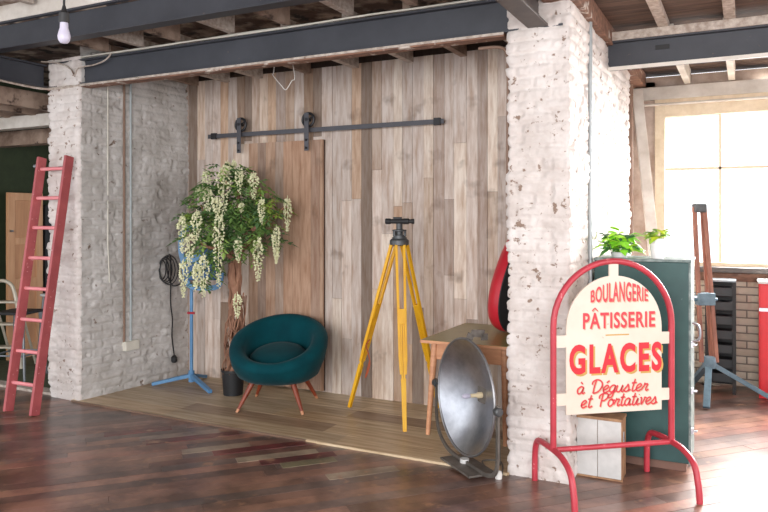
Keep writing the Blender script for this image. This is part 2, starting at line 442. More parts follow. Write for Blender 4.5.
while x < -1.33:
    wd = 0.085 + r_.random() * 0.035
    f = (x + 5.4) / 4.0
    cuts = [0.0] + [[], [r_.uniform(0.6, 2.5)], [r_.uniform(0.6, 2.5)], [r_.uniform(0.5, 1.3), r_.uniform(1.7, 2.5)]][r_.randrange(4)] + [3.07]
    for z0, z1 in zip(cuts[:-1], cuts[1:]):
        u = r_.random()
        p = pw_light if u < 0.42 + 0.25 * f else (pw_mid if u < 0.80 + 0.12 * f else pw_dark)
        k = p[r_.randrange(len(p))]; b = 0.95 + r_.random() * 0.1
        th = r_.uniform(0.0, 0.006)
        mb.box(x + 0.0012, x + wd - 0.0012, BW - 0.012 - th, BW + 0.012, z0 + 0.001, z1 - 0.001, lin(tuple(min(250, v * b) for v in k)))
    x += wd
mb.box(-5.45, -1.3, BW + 0.012, BW + 0.06, -0.01, 3.3, lin((60, 48, 40)))
struct(mb, 'wall_back', M['plank_wall'])
mb = MB(); mb.box(-7.80, -7.7, 3.2, 8.6, -0.03, 3.3); struct(mb, 'wall_side_room', M['green_wall'])
mb = MB(); mb.box(-7.8, -5.2, 8.4, 8.5, -0.03, 3.3); struct(mb, 'wall_side_room_rear', M['green_wall'])
# window wall
WY = 7.8
brick_sheet('wall_window', [(-1.2, WY), (3.3, WY)], -0.01, 1.12, M['beige_brick'], seed=40, lump=0.008)
mb = MB(); mb.box(-1.2, 3.3, WY + 0.02, WY + 0.2, -0.02, 1.10); struct(mb, 'wall_window_core', M['beige_brick'])
M['plaster'] = mat('worn_pale_plaster', (214, 198, 186), 0.85, c2=(176, 152, 136), scale=5)
mb = MB(); mb.box(-1.2, -0.84, WY - 0.0, WY + 0.2, 1.10, 3.05); mb.box(-1.2, 3.3, WY - 0.0, WY + 0.2, 2.86, 3.1)
struct(mb, 'wall_window_surround', M['plaster'])
mb = MB(); mb.box(3.3, 3.4, 3.6, 8.0, -0.03, 3.3); struct(mb, 'wall_east', M['white_brick'])
mb = MB(); mb.box(-1.14, 3.3, WY - 0.05, WY + 0.02, 2.86, 2.99); struct(mb, 'trim_1', M['white_timber'], bevel=0.004)

win = thing('window_1', None, None, (0, WY, 1.17)); win['kind'] = 'structure'; win['_w'] = (0, WY, 1.17)
mb = MB()
mb.box(-0.84, -0.745, WY - 0.04, WY + 0.08, 1.17, 2.86); mb.box(2.7, 2.8, WY - 0.04, WY + 0.08, 1.17, 2.86)
mb.box(-0.745, 2.7, WY - 0.04, WY + 0.08, 2.68, 2.86)
mb.box(-0.745, 2.7, WY - 0.02, WY + 0.05, 1.17, 1.21)
mb.build('window_frame', M['window_frame'], win, bevel=0.004)
mb = MB(); mb.box(-0.745, 2.7, WY, WY + 0.04, 2.135, 2.16)
for xx in (-0.235, 0.62, 1.5): mb.box(xx - 0.012, xx + 0.012, WY, WY + 0.04, 1.21, 2.68)
mb.build('glazing_bar', M['window_frame'], win)
mb = MB(); mb.box(-0.745, 2.7, WY + 0.018, WY + 0.022, 1.21, 2.68); mb.build('window_pane', M['glass'], win)
mb = MB(); mb.box(-0.9, 3.0, WY - 0.14, WY + 0.03, 1.12, 1.17); mb.build('window_sill', M['steel_brown'], win, bevel=0.004)
mb = MB(); mb.box(-0.9, 3.0, WY - 0.05, WY + 0.02, 1.03, 1.11); mb.build('window_apron', M['rust_timber'], win, bevel=0.003)

# ceilings
def boards_ceiling(name, x0, x1, y0, y1, z, m, wd=0.14, along='x'):
    mb = MB(); a = y0 if along == 'x' else x0; b = y1 if along == 'x' else x1
    while a < b:
        e = min(a + wd, b)
        if along == 'x': mb.box(x0, x1, a + 0.002, e - 0.002, z, z + 0.03)
        else: mb.box(a + 0.002, e - 0.002, y0, y1, z, z + 0.03)
        a += wd
    mb.box(x0, x1, y0, y1, z + 0.03, z + 0.06)
    return struct(mb, name, m)
boards_ceiling('ceiling', -7.8, 3.4, -3.5, 3.88, 3.42, M['ceiling_peel'])
M['ceiling_dark'] = mat('dark_peeling_ceiling', (150, 134, 120), 0.9, c2=(78, 60, 50), scale=4, lo=0.38, hi=0.54, spot=(40, 32, 28), spot_scale=6, spot_lo=0.56, spot_hi=0.64)  # darker mix of the peeling ceiling paint, used above the niche
boards_ceiling('ceiling_niche', -7.8, -1.15, 3.88, 8.6, 3.27, M['ceiling_dark'])
boards_ceiling('ceiling_window_bay', -1.15, 3.4, 3.88, 8.0, 3.14, M['brown_boards'])

def ibeam(mb, a, b, h, w, tf=0.014, tw=0.012):
    a = Vector(a); b = Vector(b); t = (b - a).normalized(); s = t.cross(Vector((0, 0, 1))).normalized()
    up = Vector((0, 0, 1))
    for (c, ww, hh) in ((tf / 2, w, tf), (h - tf / 2, w, tf), (h / 2, tw, h - 2 * tf)):
        mb.bar(a + up * c, b + up * c, ww, hh)
    return mb
def beam(name, a, b, h, w, m=None, **kw):
    mb = MB(); ibeam(mb, a, b, h, w, **kw); return struct(mb, name, m or M['steel'], bevel=0.002)
beam('steel_beam', (-5.75, 4.50, 2.85), (-1.02, 4.50, 2.85), 0.225, 0.10)            # over the niche
beam('steel_beam_upper', (-7.25, 3.90, 3.065), (3.3, 3.90, 3.065), 0.225, 0.11)      # crosses in front, higher
beam('steel_beam_side', (-5.80, -3.4, 2.85), (-5.80, 4.44, 2.85), 0.21, 0.10)
beam('steel_beam_pillar', (-1.175, -3.4, 2.855), (-1.175, 4.50, 2.855), 0.21, 0.13, M['steel_brown'])
beam('steel_beam_window_bay', (-0.97, 5.78, 2.81), (3.3, 5.78, 2.81), 0.215, 0.10, M['steel'])
mb = MB(); mb.box(-5.76, -1.40, 4.452, 4.55, 2.825, 2.85); struct(mb, 'trim_beam_board', M['rust_timber'], bevel=0.002)
mb = MB(); mb.box(-5.76, -1.40, 4.446, 4.452, 2.836, 2.852); struct(mb, 'trim_beam_lip', M['pale_timber'])
mb = MB(); mb.box(-0.62, -0.52, 5.766, 5.772, 2.93, 2.965); struct(mb, 'trim_beam_patch', M['black'])
mb = MB(); mb.box(-0.97, 3.3, 5.725, 5.735, 2.795, 2.822); struct(mb, 'trim_beam_edge', M['white_timber'])
mb = MB(); mb.box(-0.97, 3.3, 5.72, 5.84, 3.025, 3.09); struct(mb, 'trim_timber_plate', M['pale_timber'], bevel=0.004)
mb = MB(); mb.box(-7.25, 3.3, 3.84, 3.98, 3.29, 3.42); struct(mb, 'trim_upper_plate', M['white_timber'], bevel=0.004)
mb = MB(); mb.box(-1.386, -0.985, 4.56, BW, 3.02, 3.14); struct(mb, 'trim_pier_plate', M['pale_timber'], bevel=0.004)
mb = MB(); mb.box(-1.14, -0.93, 3.98, 7.8, 3.0, 3.14); struct(mb, 'trim_wall_plate', M['rust_timber'], bevel=0.006)
mb = MB(); mb.box(-7.7, -5.70, 4.86, 4.98, 2.585, 2.71); struct(mb, 'trim_lintel', M['white_timber'], bevel=0.004)
mb = MB(); mb.box(-7.7, -5.75, 5.2, 5.35, 2.46, 2.62); struct(mb, 'trim_dark_lintel', M['joist'], bevel=0.004)

def joist(x, y0, y1, z0, z1, wd, m, name='ceiling_joist'):
    mb = MB(); mb.box(-wd / 2, wd / 2, y0, y1, z0, z1)
    o = mb.build(name, m, bevel=0.003); o['kind'] = 'structure'; o.location = (x, 0, 0); return o
for i, x in enumerate((-5.1, -4.69, -4.28, -3.72, -3.20, -2.65, -2.15, -1.65)):
    joist(x, 4.565, 5.715, 3.025, 3.20, 0.06, M['pale_timber'] if i % 3 else M['joist'])
    joist(x + .12, 3.97, 4.44, 3.10, 3.27, 0.055, M['pale_timber'] if i % 2 else M['joist'])
for x in (-6.9, -6.5, -6.12):
    joist(x, 3.97, 8.4, 2.70, 2.86, 0.08, M['joist'])
for x in (-0.50, -0.05, 0.42, 0.9, 1.4, 1.9):
    joist(x - 0.06, 3.97, 5.80, 3.09, 3.14, 0.075, M['pale_timber'])
for x in (-0.56, -0.16, 0.24, 0.64, 1.1, 1.6):
    joist(x + 0.03, 5.86, 7.78, 3.0, 3.14, 0.06, M['white_timber'])
for x in (-6.6, -6.1, -5.6, -5.1, -4.6, -4.1, -3.6, -3.1, -2.6, -2.1, -1.6, -1.0, -0.5, 0.0):
    joist(x, -3.4, 3.80, 3.36, 3.42, 0.06, M['pale_timber'])

# sliding barn door of boards, hung on the rail
door = thing('door_1', None, None, (-4.2, 5.66, 0)); door['kind'] = 'structure'; door['_w'] = (-4.2, 5.66, 0)
mb = MB(); r_ = random.Random(9); x = -4.58
palD = [(184, 154, 132), (172, 144, 126), (194, 164, 142), (158, 136, 122), (176, 156, 142), (188, 154, 130)]
while x < -3.54:
    wd = min(0.085 + r_.random() * 0.03, -3.53 - x)
    k = palD[r_.randrange(6)]; mb.box(x + 0.001, x + wd - 0.001, 5.665, 5.69, 0.03, 2.385, lin(k if x > -4.40 else (222, 206, 192))); x += wd
mb.box(-4.58, -3.53, 5.69, 5.712, 0.03, 2.385, lin((84, 66, 56)))
mb.build('door_boards', M['plank_wall'], door)
for hx, zb in ((-4.46, 2.29), (-3.668, 2.28)):
    zt = 2.60
    mb = MB(); mb.box(hx - 0.024, hx + 0.024, 5.598, 5.606, zb, zt + 0.035); 
    hs = mb.build('hanger_strap', M['dark_grey'], door, bevel=0.002)
    mb = MB(); wc = Vector((hx, 5.632, 2.572))
    mb.tube([wc + Vector((0.062 * math.cos(2 * PI * k / 28), 0, 0.062 * math.sin(2 * PI * k / 28))) for k in range(28)], .0125, 8, True)
    for k in range(3):
        a = 2 * PI * k / 3 + .5; mb.bar(wc, wc + Vector((0.06 * math.cos(a), 0, 0.06 * math.sin(a))), .012, .012, up=(0, 1, 0))
    mb.lathe([(0.016, -0.03), (0.016, 0.04)], 12, Matrix.Rotation(PI / 2, 3, 'X'), (hx, 5.632, 2.572))
    mb.build('roller_wheel', M['black_iron'], door, smooth=40)
    mb = MB()
    for zz in (zb + 0.025, zb + 0.10): mb.lathe([(0.011, 0), (0.011, 0.012), (0.006, 0.016)], 8, Matrix.Rotation(PI / 2, 3, 'X'), (hx, 5.598, zz))
    mb.build('bolt', M['black_iron'], door)
rail = thing('barn_door_rail', 'long dark flat steel rail across the plank wall, carrying two rollers', 'rail', (-3.6, 5.64, 2.48)); rail['_w'] = (-3.6, 5.64, 2.48)
mb = MB(); mb.box(-4.88, -2.30, 5.634, 5.642, 2.455, 2.497); mb.build('rail_bar', M['dark_grey'], rail, bevel=0.001)
for xx in (-4.80, -2.36): 
    mb = MB(); mb.box(xx - 0.03, xx + 0.03, 5.618, 5.648, 2.445, 2.507); mb.build('end_stop', M['black_iron'], rail, bevel=0.003)
for xx in (-4.2, -3.0, -2.35):
    mb = MB(); mb.lathe([(0.012, 0), (0.012, 0.09)], 10, Matrix.Rotation(-PI / 2, 3, 'X'), (xx, 5.638, 2.476)); mb.build('spacer_bolt', M['black_iron'], rail)

# ------------------------------------------------------------------ things
# --- red ladder
O = (-5.46, 3.96, 0)
T = thing('ladder', 'worn red wooden ladder leaning on the white brick pillar', 'ladder', O); T['_w'] = O
lb, lt = Vector((-5.62, 3.96, 0)), Vector((-5.735, 4.375, 2.20)); rb, rt = Vector((-5.30, 3.97, 0)), Vector((-5.375, 4.375, 2.20))
for a, b in ((lb, lt), (rb, rt)):
    mb = MB(); mb.bar(a, b, 0.030, 0.085, up=(0, -1, 0)); st = mb.build('stile', M['ladder_red'], T, bevel=0.004)
    fo = Vector((0, -0.0435, 0.008)); mb = MB(); mb.bar(a + fo, b + fo, 0.028, 0.003, up=(0, -1, 0)); mb.build('lit_worn_edge', M['ladder_pink'], st)  # pale strip paints the glare on the stile's front face, with some wear
for i in range(8):
    f = 0.108 + i * 0.1205
    mb = MB(); mb.tube([lb.lerp(lt, f), rb.lerp(rt, f)], 0.0165, 10); mb.build('rung', M['ladder_rung'], T, smooth=40)
mb = MB(); p = lb.lerp(lt, 0.965); mb.tube([p + Vector((-0.07, -0.01, 0)), p + Vector((0.0, -0.01, 0))], 0.018, 10); mb.build('bolt', M['grey_steel'], T, smooth=40)
mb = MB(); p = rb.lerp(rt, 0.955); mb.tube([p + Vector((-0.11, 0.0, 0)), p + Vector((0.0, 0.0, 0))], 0.012, 10); mb.build('bolt', M['iron'], T, smooth=40)

# --- teal tub armchair
O = Vector((-3.64, 5.12, 0)); CH = Vector((-3.65, 5.13, 0.014))
face = math.atan2(-0.55, 0.20) + PI / 2
T = thing('tub_armchair', 'teal velvet tub armchair with splayed wooden legs', 'chair', CH, face)
prof = []  # (f, width scale, dz) between base ring (f=0) and rim ring (f=1)
def ring(kind, a):
    ca, sa = math.cos(a), math.sin(a)
    return ca, sa
def rim(a, k=1.0, dz=0.0):
    ca, sa = math.cos(a), math.sin(a)          # sa = +1 at the back
    rx = 0.36 * k; ry = (0.335 if sa > 0 else 0.33) * k
    z = 0.525 + 0.155 * sa + 0.02 * (1 - abs(sa)) + dz
    return Vector((rx * ca, ry * sa + 0.02 + 0.05 * sa, z))
n = 48; rows = []
def addrow(fn_): rows.append([fn_(2 * PI * k / n) for k in range(n)])
def base(a, r, z, oy=-0.01): return Vector((r * 1.05 * math.cos(a), r * math.sin(a) + oy, z))
addrow(lambda a: base(a, 0.04, 0.225))
addrow(lambda a: base(a, 0.20, 0.225))
addrow(lambda a: base(a, 0.27, 0.235))
addrow(lambda a: base(a, 0.335, 0.255).lerp(rim(a, 1.0), 0.10))
addrow(lambda a: base(a, 0.385, 0.27).lerp(rim(a, 1.12), 0.48))
addrow(lambda a: base(a, 0.41, 0.29).lerp(rim(a, 1.18), 0.84))
for k in range(9):                              # rolled rim
    q = PI * (k / 8) ; 
    def f(a, q=q):
        c = rim(a, 1.0); out = Vector((c.x, c.y - 0.02, 0)).normalized()
        return c + out * (0.068 * math.cos(q)) + Vector((0, 0, 0.066 * math.sin(q)))
    addrow(f)
addrow(lambda a: rim(a, 0.79).lerp(base(a, 0.27, 0.34, -0.0), 0.25))
addrow(lambda a: rim(a, 0.77).lerp(base(a, 0.26, 0.33, 0.0), 0.62))
addrow(lambda a: base(a, 0.245, 0.325, 0.0))
addrow(lambda a: base(a, 0.20, 0.31, 0.0))
addrow(lambda a: base(a, 0.03, 0.31, 0.0))
V = [v for r in rows for v in r]; F = []
for i in range(len(rows) - 1):
    for k in range(n): F.append((i * n + k, i * n + (k + 1) % n, (i + 1) * n + (k + 1) % n, (i + 1) * n + k))
F.append(tuple(range(n - 1, -1, -1))); F.append(tuple((len(rows) - 1) * n + k for k in range(n)))
obj_from('shell', V, F, M['velvet'], T, smooth=60)
V = []; F = []; m_ = 10
for i in range(m_ + 1):
    ph = -PI / 2 + PI * i / m_
    for k in range(n):
        a = 2 * PI * k / n
        rr = max(0.01, math.cos(ph)) ** 0.55
        z = 0.415 + 0.08 * math.sin(ph) + 0.06 * (math.sin(a)) * rr
        V.append((0.25 * rr * math.cos(a), 0.245 * rr * math.sin(a) - 0.01, z))
for i in range(m_):
    for k in range(n): F.append((i * n + k, i * n + (k + 1) % n, (i + 1) * n + (k + 1) % n, (i + 1) * n + k))
F.append(tuple(range(n - 1, -1, -1))); F.append(tuple(m_ * n + k for k in range(n)))
obj_from('seat_cushion', V, F, M['velvet'], T, smooth=60)
for sx, sy in ((-1, -1), (1, -1), (-1, 1), (1, 1)):
    top = Vector((sx * 0.17, sy * 0.17, 0.25)); ft = Vector((sx * 0.285, sy * 0.275, 0.0))
    mb = MB(); mb.tube([top, top.lerp(ft, 0.4), top.lerp(ft, 0.90)], [0.026, 0.021, 0.0135], 12); lg = mb.build('leg', M['teak'], T, smooth=50)
    mb = MB(); mb.tube([top.lerp(ft, 0.895), ft], [0.0145, 0.012], 12); mb.build('foot_cap', M['pale_tip'], lg, smooth=50)

# --- wisteria tree in black pot
O = Vector((-4.25, 5.255, 0.014))
T = thing('wisteria_tree', 'artificial white wisteria tree with a twisted trunk in a black pot', 'potted tree', O); T['_w'] = tuple(O)
mb = MB(); mb.lathe([(0.088, 0), (0.105, 0.215), (0.112, 0.218), (0.112, 0.235), (0.102, 0.235), (0.098, 0.19)], 32, None, O, (True, False))
pot = mb.build('pot', M['black_plastic'], T, smooth=40)
mb = MB(); mb.lathe([(0.0985, 0.185), (0.0985, 0.195)], 32, None, O); mb.build('soil', M['soil'], T)
axr = Vector((0.891, 0.454, 0)); axd = Vector((-0.454, 0.891, 0))
def P(px, py, dep=0.0):   # a point of the tree, in steps of the tree's own width and height
    return O + axr * ((px - 231) * 0.00927) + axd * dep + Vector((0, 0, 1.636 + (218 - py) * 0.00927))
mb = MB(); r_ = random.Random(2)
for j in range(7):
    ph = 2 * PI * j / 7; pts = []
    for i in range(25):
        f = i / 24
        rr = 0.06 * (1 - 0.35 * f) * (0.7 + 0.5 * r_.random())
        c = O + axr * (0.02 * math.sin(f * 5) + 0.04 * f) + Vector((0, 0, 0.17 + 1.05 * f))
        a = ph + f * (5.5 if j % 2 else -4.2)
        pts.append(c + axr * rr * math.cos(a) + axd * rr * math.sin(a))
    mb.tube(smoothpath(pts, 3), 0.016 + 0.008 * (j % 3), 6)
for j in range(12):
    pts = []; a0 = r_.random() * 6
    for i in range(9):
        f = i / 8; rr = 0.075 + 0.03 * r_.random(); a = a0 + f * 4
        pts.append(O + axr * (rr * math.cos(a) + 0.03 * f) + axd * rr * math.sin(a) + Vector((0, 0, 0.2 + 0.75 * f * (0.6 + 0.4 * r_.random()))))
    mb.tube(smoothpath(pts, 4), 0.006, 5)
for pts in ([(233, 270, 0), (228, 250, .02), (217, 236, .0), (207, 220, -.05), (200, 205, -.05)], [(236, 268, 0), (240, 240, -.03), (237, 215, 0), (236, 190, 0), (232, 172, 0)],
            [(236, 255, 0), (250, 236, .05), (262, 215, .03), (272, 200, -.05)], [(234, 262, 0), (222, 250, -.1), (208, 245, -.2), (197, 235, -.22)], [(238, 240, 0), (256, 228, -.15), (275, 215, -.1), (287, 203, -.05)],
            [(237, 225, 0), (225, 205, .15), (215, 190, .2)], [(237, 225, 0), (250, 205, .18), (258, 190, .15)]):
    pp = smoothpath([P(*q) for q in pts], 5); nn = len(pp)
    mb.tube(pp, [0.026 - 0.02 * i / nn for i in range(nn)], 6)
mb.build('trunk', M['bark'], T, smooth=60)
# leaves: pinnate sprigs
mb = MB(); r_ = random.Random(4)
greens = [(98, 132, 66), (82, 116, 60), (120, 152, 76), (70, 104, 56), (138, 166, 84), (88, 122, 72)]
def leaflet(base_, d, side, ln, wd, col):
    d = d.normalized(); s = side.normalized()
    nrm = d.cross(s).normalized()
    pts = [base_, base_ + d * ln * .35 + s * wd * .5 + nrm * .004, base_ + d * ln, base_ + d * ln * .35 - s * wd * .5 + nrm * .004, base_ + d * ln * .4 - nrm * .003]
    mb.add(pts, [(0, 1, 4), (1, 2, 4), (2, 3, 4), (3, 0, 4)], lin(col))
def sprig(p, d, ln, col, k=5):
    d = d.normalized(); side = d.cross(Vector((0, 0, 1)))
    if side.length < .1: side = Vector((1, 0, 0))
    side.normalize()
    for i in range(k):
        f = (i + 0.6) / k; q = p + d * ln * f + Vector((0, 0, -0.10 * ln * f * f * 3))
        for sg in (-1, 1):
            dd = d * 0.55 + side * sg + Vector((0, 0, -0.35 + r_.uniform(-.25, .2)))
            leaflet(q, dd, d + Vector((0, 0, r_.uniform(-.3, .3))), ln * 0.62 * (1 - 0.35 * f), ln * 0.27, col)
    leaflet(p + d * ln + Vector((0, 0, -0.3 * ln)), d + Vector((0, 0, -.5)), side, ln * .6, ln * .25, col)
blobs = [(228, 180, 22, 14), (208, 205, 20, 18), (245, 195, 22, 20), (260, 208, 18, 18), (205, 228, 18, 16), (240, 215, 26, 20), (265, 232, 16, 14), (222, 240, 18, 16),
         (248, 240, 18, 16), (212, 250, 16, 12), (208, 275, 7, 14), (197, 216, 11, 10), (232, 170, 12, 8), (272, 205, 9, 11), (214, 190, 10, 14), (228, 222, 24, 18)]
for bx, by, rx, ry in blobs:
    for _ in range(int(rx * ry / 9) + 7):
        a = r_.random() * 2 * PI; rr = math.sqrt(r_.random())
        dep = r_.uniform(-0.42, 0.24)
        p = P(bx + rx * rr * math.cos(a), by + ry * rr * math.sin(a), dep * (1 - rr * 0.4))
        dv = Vector((r_.uniform(-1, 1), r_.uniform(-1, .7), r_.uniform(-.5, .4)))
        col = greens[r_.randrange(6)]
        if bx > 268 or (bx < 200 and r_.random() < .6): col = (138, 166, 66)
        sprig(p, dv, 0.09 + r_.random() * 0.06, col, 3)
mb.build('foliage', M['leaf'], T)
# hanging flower clusters, one mesh each
def raceme(px, y0, y1, wpx, dep):
    mb = MB(); top = P(px, y0, dep); ln = (y1 - y0) * 0.00927; w_ = wpx * 0.0082 / 2
    mb.tube([top + Vector((0, 0, .03)), top - Vector((0, 0, ln * .95))], 0.003, 4)
    N = int(20 + ln * 170)
    for i in range(N):
        f = i / N; z = -ln * f
        prof_ = min(1, 0.55 + f * 2.0) * (1 - max(0, f - 0.35) / 0.65 * 0.75)
        a = i * 2.39996 + r_.random(); rr = w_ * prof_ * (0.75 + 0.35 * r_.random())
        c = top + Vector((rr * math.cos(a), rr * math.sin(a), z + r_.uniform(-.01, .01)))
        s = (0.0155 - 0.007 * f) * r_.uniform(.8, 1.2)
        m3 = Matrix.Rotation(r_.random() * 6, 3, 'Z') @ Matrix.Rotation(r_.random() * 2, 3, 'X')
        Vv = [c + m3 @ Vector(v) for v in ((s, 0, 0), (-s, 0, 0), (0, s * 1.1, 0), (0, -s * 1.1, 0), (0, 0, s * .7), (0, 0, -s * .7))]
        mb.add(Vv, [(0, 2, 4), (2, 1, 4), (1, 3, 4), (3, 0, 4), (2, 0, 5), (1, 2, 5), (3, 1, 5), (0, 3, 5)])
    return mb.build('flower_cluster', M['petal'], T)
for q in ((229, 170, 214, 15, -.30), (243, 171, 194, 9, -.26), (210, 173, 196, 9, -.22), (214.5, 193, 212, 11, -.32), (256.5, 176, 200, 10, -.26), (265, 201, 223, 8, -.30),
          (287, 199, 232, 9, -.10), (189, 217, 252, 9, -.30), (204, 213, 240, 11, -.34), (198, 235, 264, 10, -.36), (225, 216, 284, 12, -.34), (278, 228, 262, 9, -.24),
          (243.5, 238, 260, 9, -.34), (262, 239, 279, 11, -.32), (191.5, 260, 294, 9, -.34), (211, 254, 293, 11, -.36), (241, 292, 314, 9, -.26), (228, 164, 176, 7, -.12),
          (234, 163, 172, 5, -.1), (205, 188, 200, 9, -.24), (224, 200, 216, 10, -.36), (246, 205, 212, 6, -.3), (276, 248, 262, 6, -.1), (204, 262, 286, 8, -.36)):
    raceme(*q)

# --- blue lamp on a stand, behind the tree
O = Vector((-4.885, 5.40, 0.014))
T = thing('stage_lamp', 'blue studio lamp on a blue three-legged stand behind the wisteria', 'lamp', O); T['_w'] = tuple(O)
mb = MB(); mb.tube([O + Vector((0, 0, .04)), O + Vector((0, 0, .93))], 0.017, 12); mb.tube([O + Vector((0, 0, .02)), O + Vector((0, 0, .13))], 0.03, 12); mb.build('pole', M['blue'], T, smooth=40)
for fx, fy in ((-5.17, 5.16), (-4.455, 5.18), (-4.93, 5.66)):
    mb = MB(); mb.bar(O + Vector((0, 0, .085)), (fx, fy, .030), 0.045, 0.035, w1=0.04, d1=0.03); lg = mb.build('leg', M['blue'], T, bevel=0.004)
mb = MB(); mb.tube([O + Vector((-.03, -.02, .70)), O + Vector((.04, .0, .70))], 0.013, 8); mb.build('knob', M['red_paint'], T, smooth=40)
# housing and fork, turned to the pole
R = axr; K = axd
hc = O + Vector((0.0, 0, 1.20)) + R * 0.07
mb = MB()
mb.prism([(-0.13, -0.17), (0.20, -0.17), (0.20, 0.12), (0.06, 0.16), (-0.07, 0.06)], hc + K * 0.09, R, Vector((0, 0, 1)), 0.20)
mb.build('lamp_housing', M['blue_dark'], T, bevel=0.01)
mb = MB(); mb.prism([(-0.125, 0.02), (0.15, -0.02), (0.13, 0.10), (-0.07, 0.09)], hc - K * 0.115, R, Vector((0, 0, 1)), 0.02); mb.build('visor', M['blue'], T, bevel=0.003)
fork = [hc + R * a + Vector((0, 0, b)) - K * 0.06 for a, b in ((0.0, 0.35), (-0.09, 0.335), (-0.145, 0.26), (-0.155, 0.12), (-0.13, -0.0), (-0.09, -0.20), (0, -0.245), (0.2, -0.235), (0.24, -0.1))]
fp = smoothpath(fork, 5)
mb = MB()
for a, b in zip(fp[:-1], fp[1:]): mb.bar(a, b + (b - a) * .15, 0.05, 0.022, up=K)
mb.build('fork', M['blue'], T)
mb = MB(); mb.box(-0.16, 0.22, -0.1, 0.1, 0, .02); 
cordp = smoothpath([hc + Vector((-.05, -.05, -.16)), (-5.03, 5.33, 0.98), (-5.13, 5.36, 1.02), (-5.19, 5.38, 1.16), (-5.205, 5.40, 1.25), (-5.20, 5.44, 1.27), (-5.203, 5.45, 1.1), (-5.215, 5.46, .8), (-5.20, 5.47, .62), (-5.215, 5.48, .45), (-5.205, 5.50, .25)], 6)
mb = MB(); mb.tube(cordp, 0.007, 6)
cc = Vector((-5.20, 5.40, 1.22))
for j in range(5):
    q = []
    for i in range(17):
        a = 2 * PI * i / 16 + PI / 2
        q.append(cc + R * ((0.045 + .012 * j) * math.cos(a) - .03 + (.022 * j - .03)) + Vector((0, 0, -.09 + (0.10 + .012 * j) * math.sin(a))) - K * (0.01 * j) )
    mb.tube(q, 0.006, 5)
cd = mb.build('cord', M['black'], T, smooth=60)
mb = MB(); mb.lathe([(0.012, .03), (0.03, .01), (0.03, -.03), (0.02, -.045)], 12, None, (-5.205, 5.50, .22)); 
pl = mb.build('plug', M['black'], T); wpl = pl.matrix_world.copy(); pl.parent = cd

# --- yellow surveyor's tripod with level
O = Vector((-2.54, 5.24, 0.014))
T = thing('survey_tripod', "yellow wooden surveyor's tripod carrying a black optical level", 'tripod', O); T['_w'] = tuple(O)
head = Vector((-2.50, 5.18, 1.455))
for j, (fx, fy) in enumerate(((-3.03, 5.285), (-2.30, 4.86), (-2.34, 5.63))):
    ft = Vector((fx, fy, 0.014)); d = (ft - head).normalized(); out = Vector((d.x, d.y, 0)).normalized(); sd = out.cross(Vector((0, 0, 1)))
    tp = head + out * 0.05; mb = MB(); mid = tp.lerp(ft, 0.62)
    for sg in (-1, 1):
        mb.bar(tp + sd * sg * .032, mid + sd * sg * .024, 0.020, 0.026, up=out); mb.bar(mid + sd * sg * .024, tp.lerp(ft, .70) + sd * sg * .016, 0.020, 0.026, up=out)
        mb.bar(tp.lerp(ft, .40) + sd * sg * .008, tp.lerp(ft, .80) + sd * sg * .008, 0.014, 0.022, up=out)
    mb.bar(tp.lerp(ft, .36), tp.lerp(ft, .44), 0.060, 0.034, up=out)
    mb.bar(tp.lerp(ft, .72), tp.lerp(ft, .985), 0.040, 0.030, up=out, w1=0.030, d1=0.026)
    lg = mb.build('leg', M['yellow'], T, bevel=0.002)
    mb = MB(); mb.bar(tp.lerp(ft, .975), ft, 0.028, 0.024, up=out, w1=.010, d1=.010); mb.build('spike', M['brass'], lg)
    mb = MB(); mb.lathe([(0.012, -.05), (0.012, .05)], 8, Matrix.Rotation(PI / 2, 3, 'X') , tp); mb.build('hinge', M['red_paint'] if j == 1 else M['gun_metal'], lg)
mb = MB(); mb.lathe([(0.045, -.03), (0.078, -.02), (0.078, .015), (0.06, .03), (0.06, .04)], 24, None, head); mb.build('tripod_head', M['gun_metal'], T, smooth=40)
mb = MB(); mb.lathe([(0.052, .04), (0.052, .055), (0.03, .06), (0.03, .085), (0.058, .09), (0.058, .10), (0.026, .105), (0.026, .15)], 24, None, head)
for a in (0, 2.1, 4.2): mb.lathe([(0.012, .05), (0.012, .09)], 8, None, head + Vector((0.05 * math.cos(a), 0.05 * math.sin(a), 0)))
lv = mb.build('level_base', M['gun_metal'], T, smooth=40)
ax = (axr * 0.98 - axd * 0.2).normalized(); mr = ax.to_track_quat('Z', 'Y').to_matrix()
tc = head + Vector((0, 0, .168))
mb = MB(); mb.lathe([(0.020, -.115), (0.024, -.11), (0.024, -.075), (0.019, -.07), (0.021, .03), (0.024, .04), (0.024, .075), (0.017, .08), (0.017, .10), (0.021, .10), (0.021, .12)], 18, mr, tc); mb.build('telescope', M['black'], T, smooth=40)
mb = MB(); mb.tube([tc + Vector((0, 0, .025)) - ax * .05, tc + Vector((0, 0, .025)) + ax * .02], 0.010, 8); mb.build('bubble_vial', M['gun_metal'], T, smooth=40)
lp = head.lerp(Vector((-3.03, 5.285, 0.014)), .60)
mb = MB(); mb.tube(smoothpath([lp + Vector((.03, -.03, .05)), lp + Vector((.0, -.04, .0)), lp + Vector((.02, -.04, -.06)), lp + Vector((.03, -.03, -.16)), lp + Vector((-.01, -.035, -.27)), lp + Vector((.03, -.03, -.12))], 5), 0.005, 5); mb.build('tie_cord', M['red_string'], T)

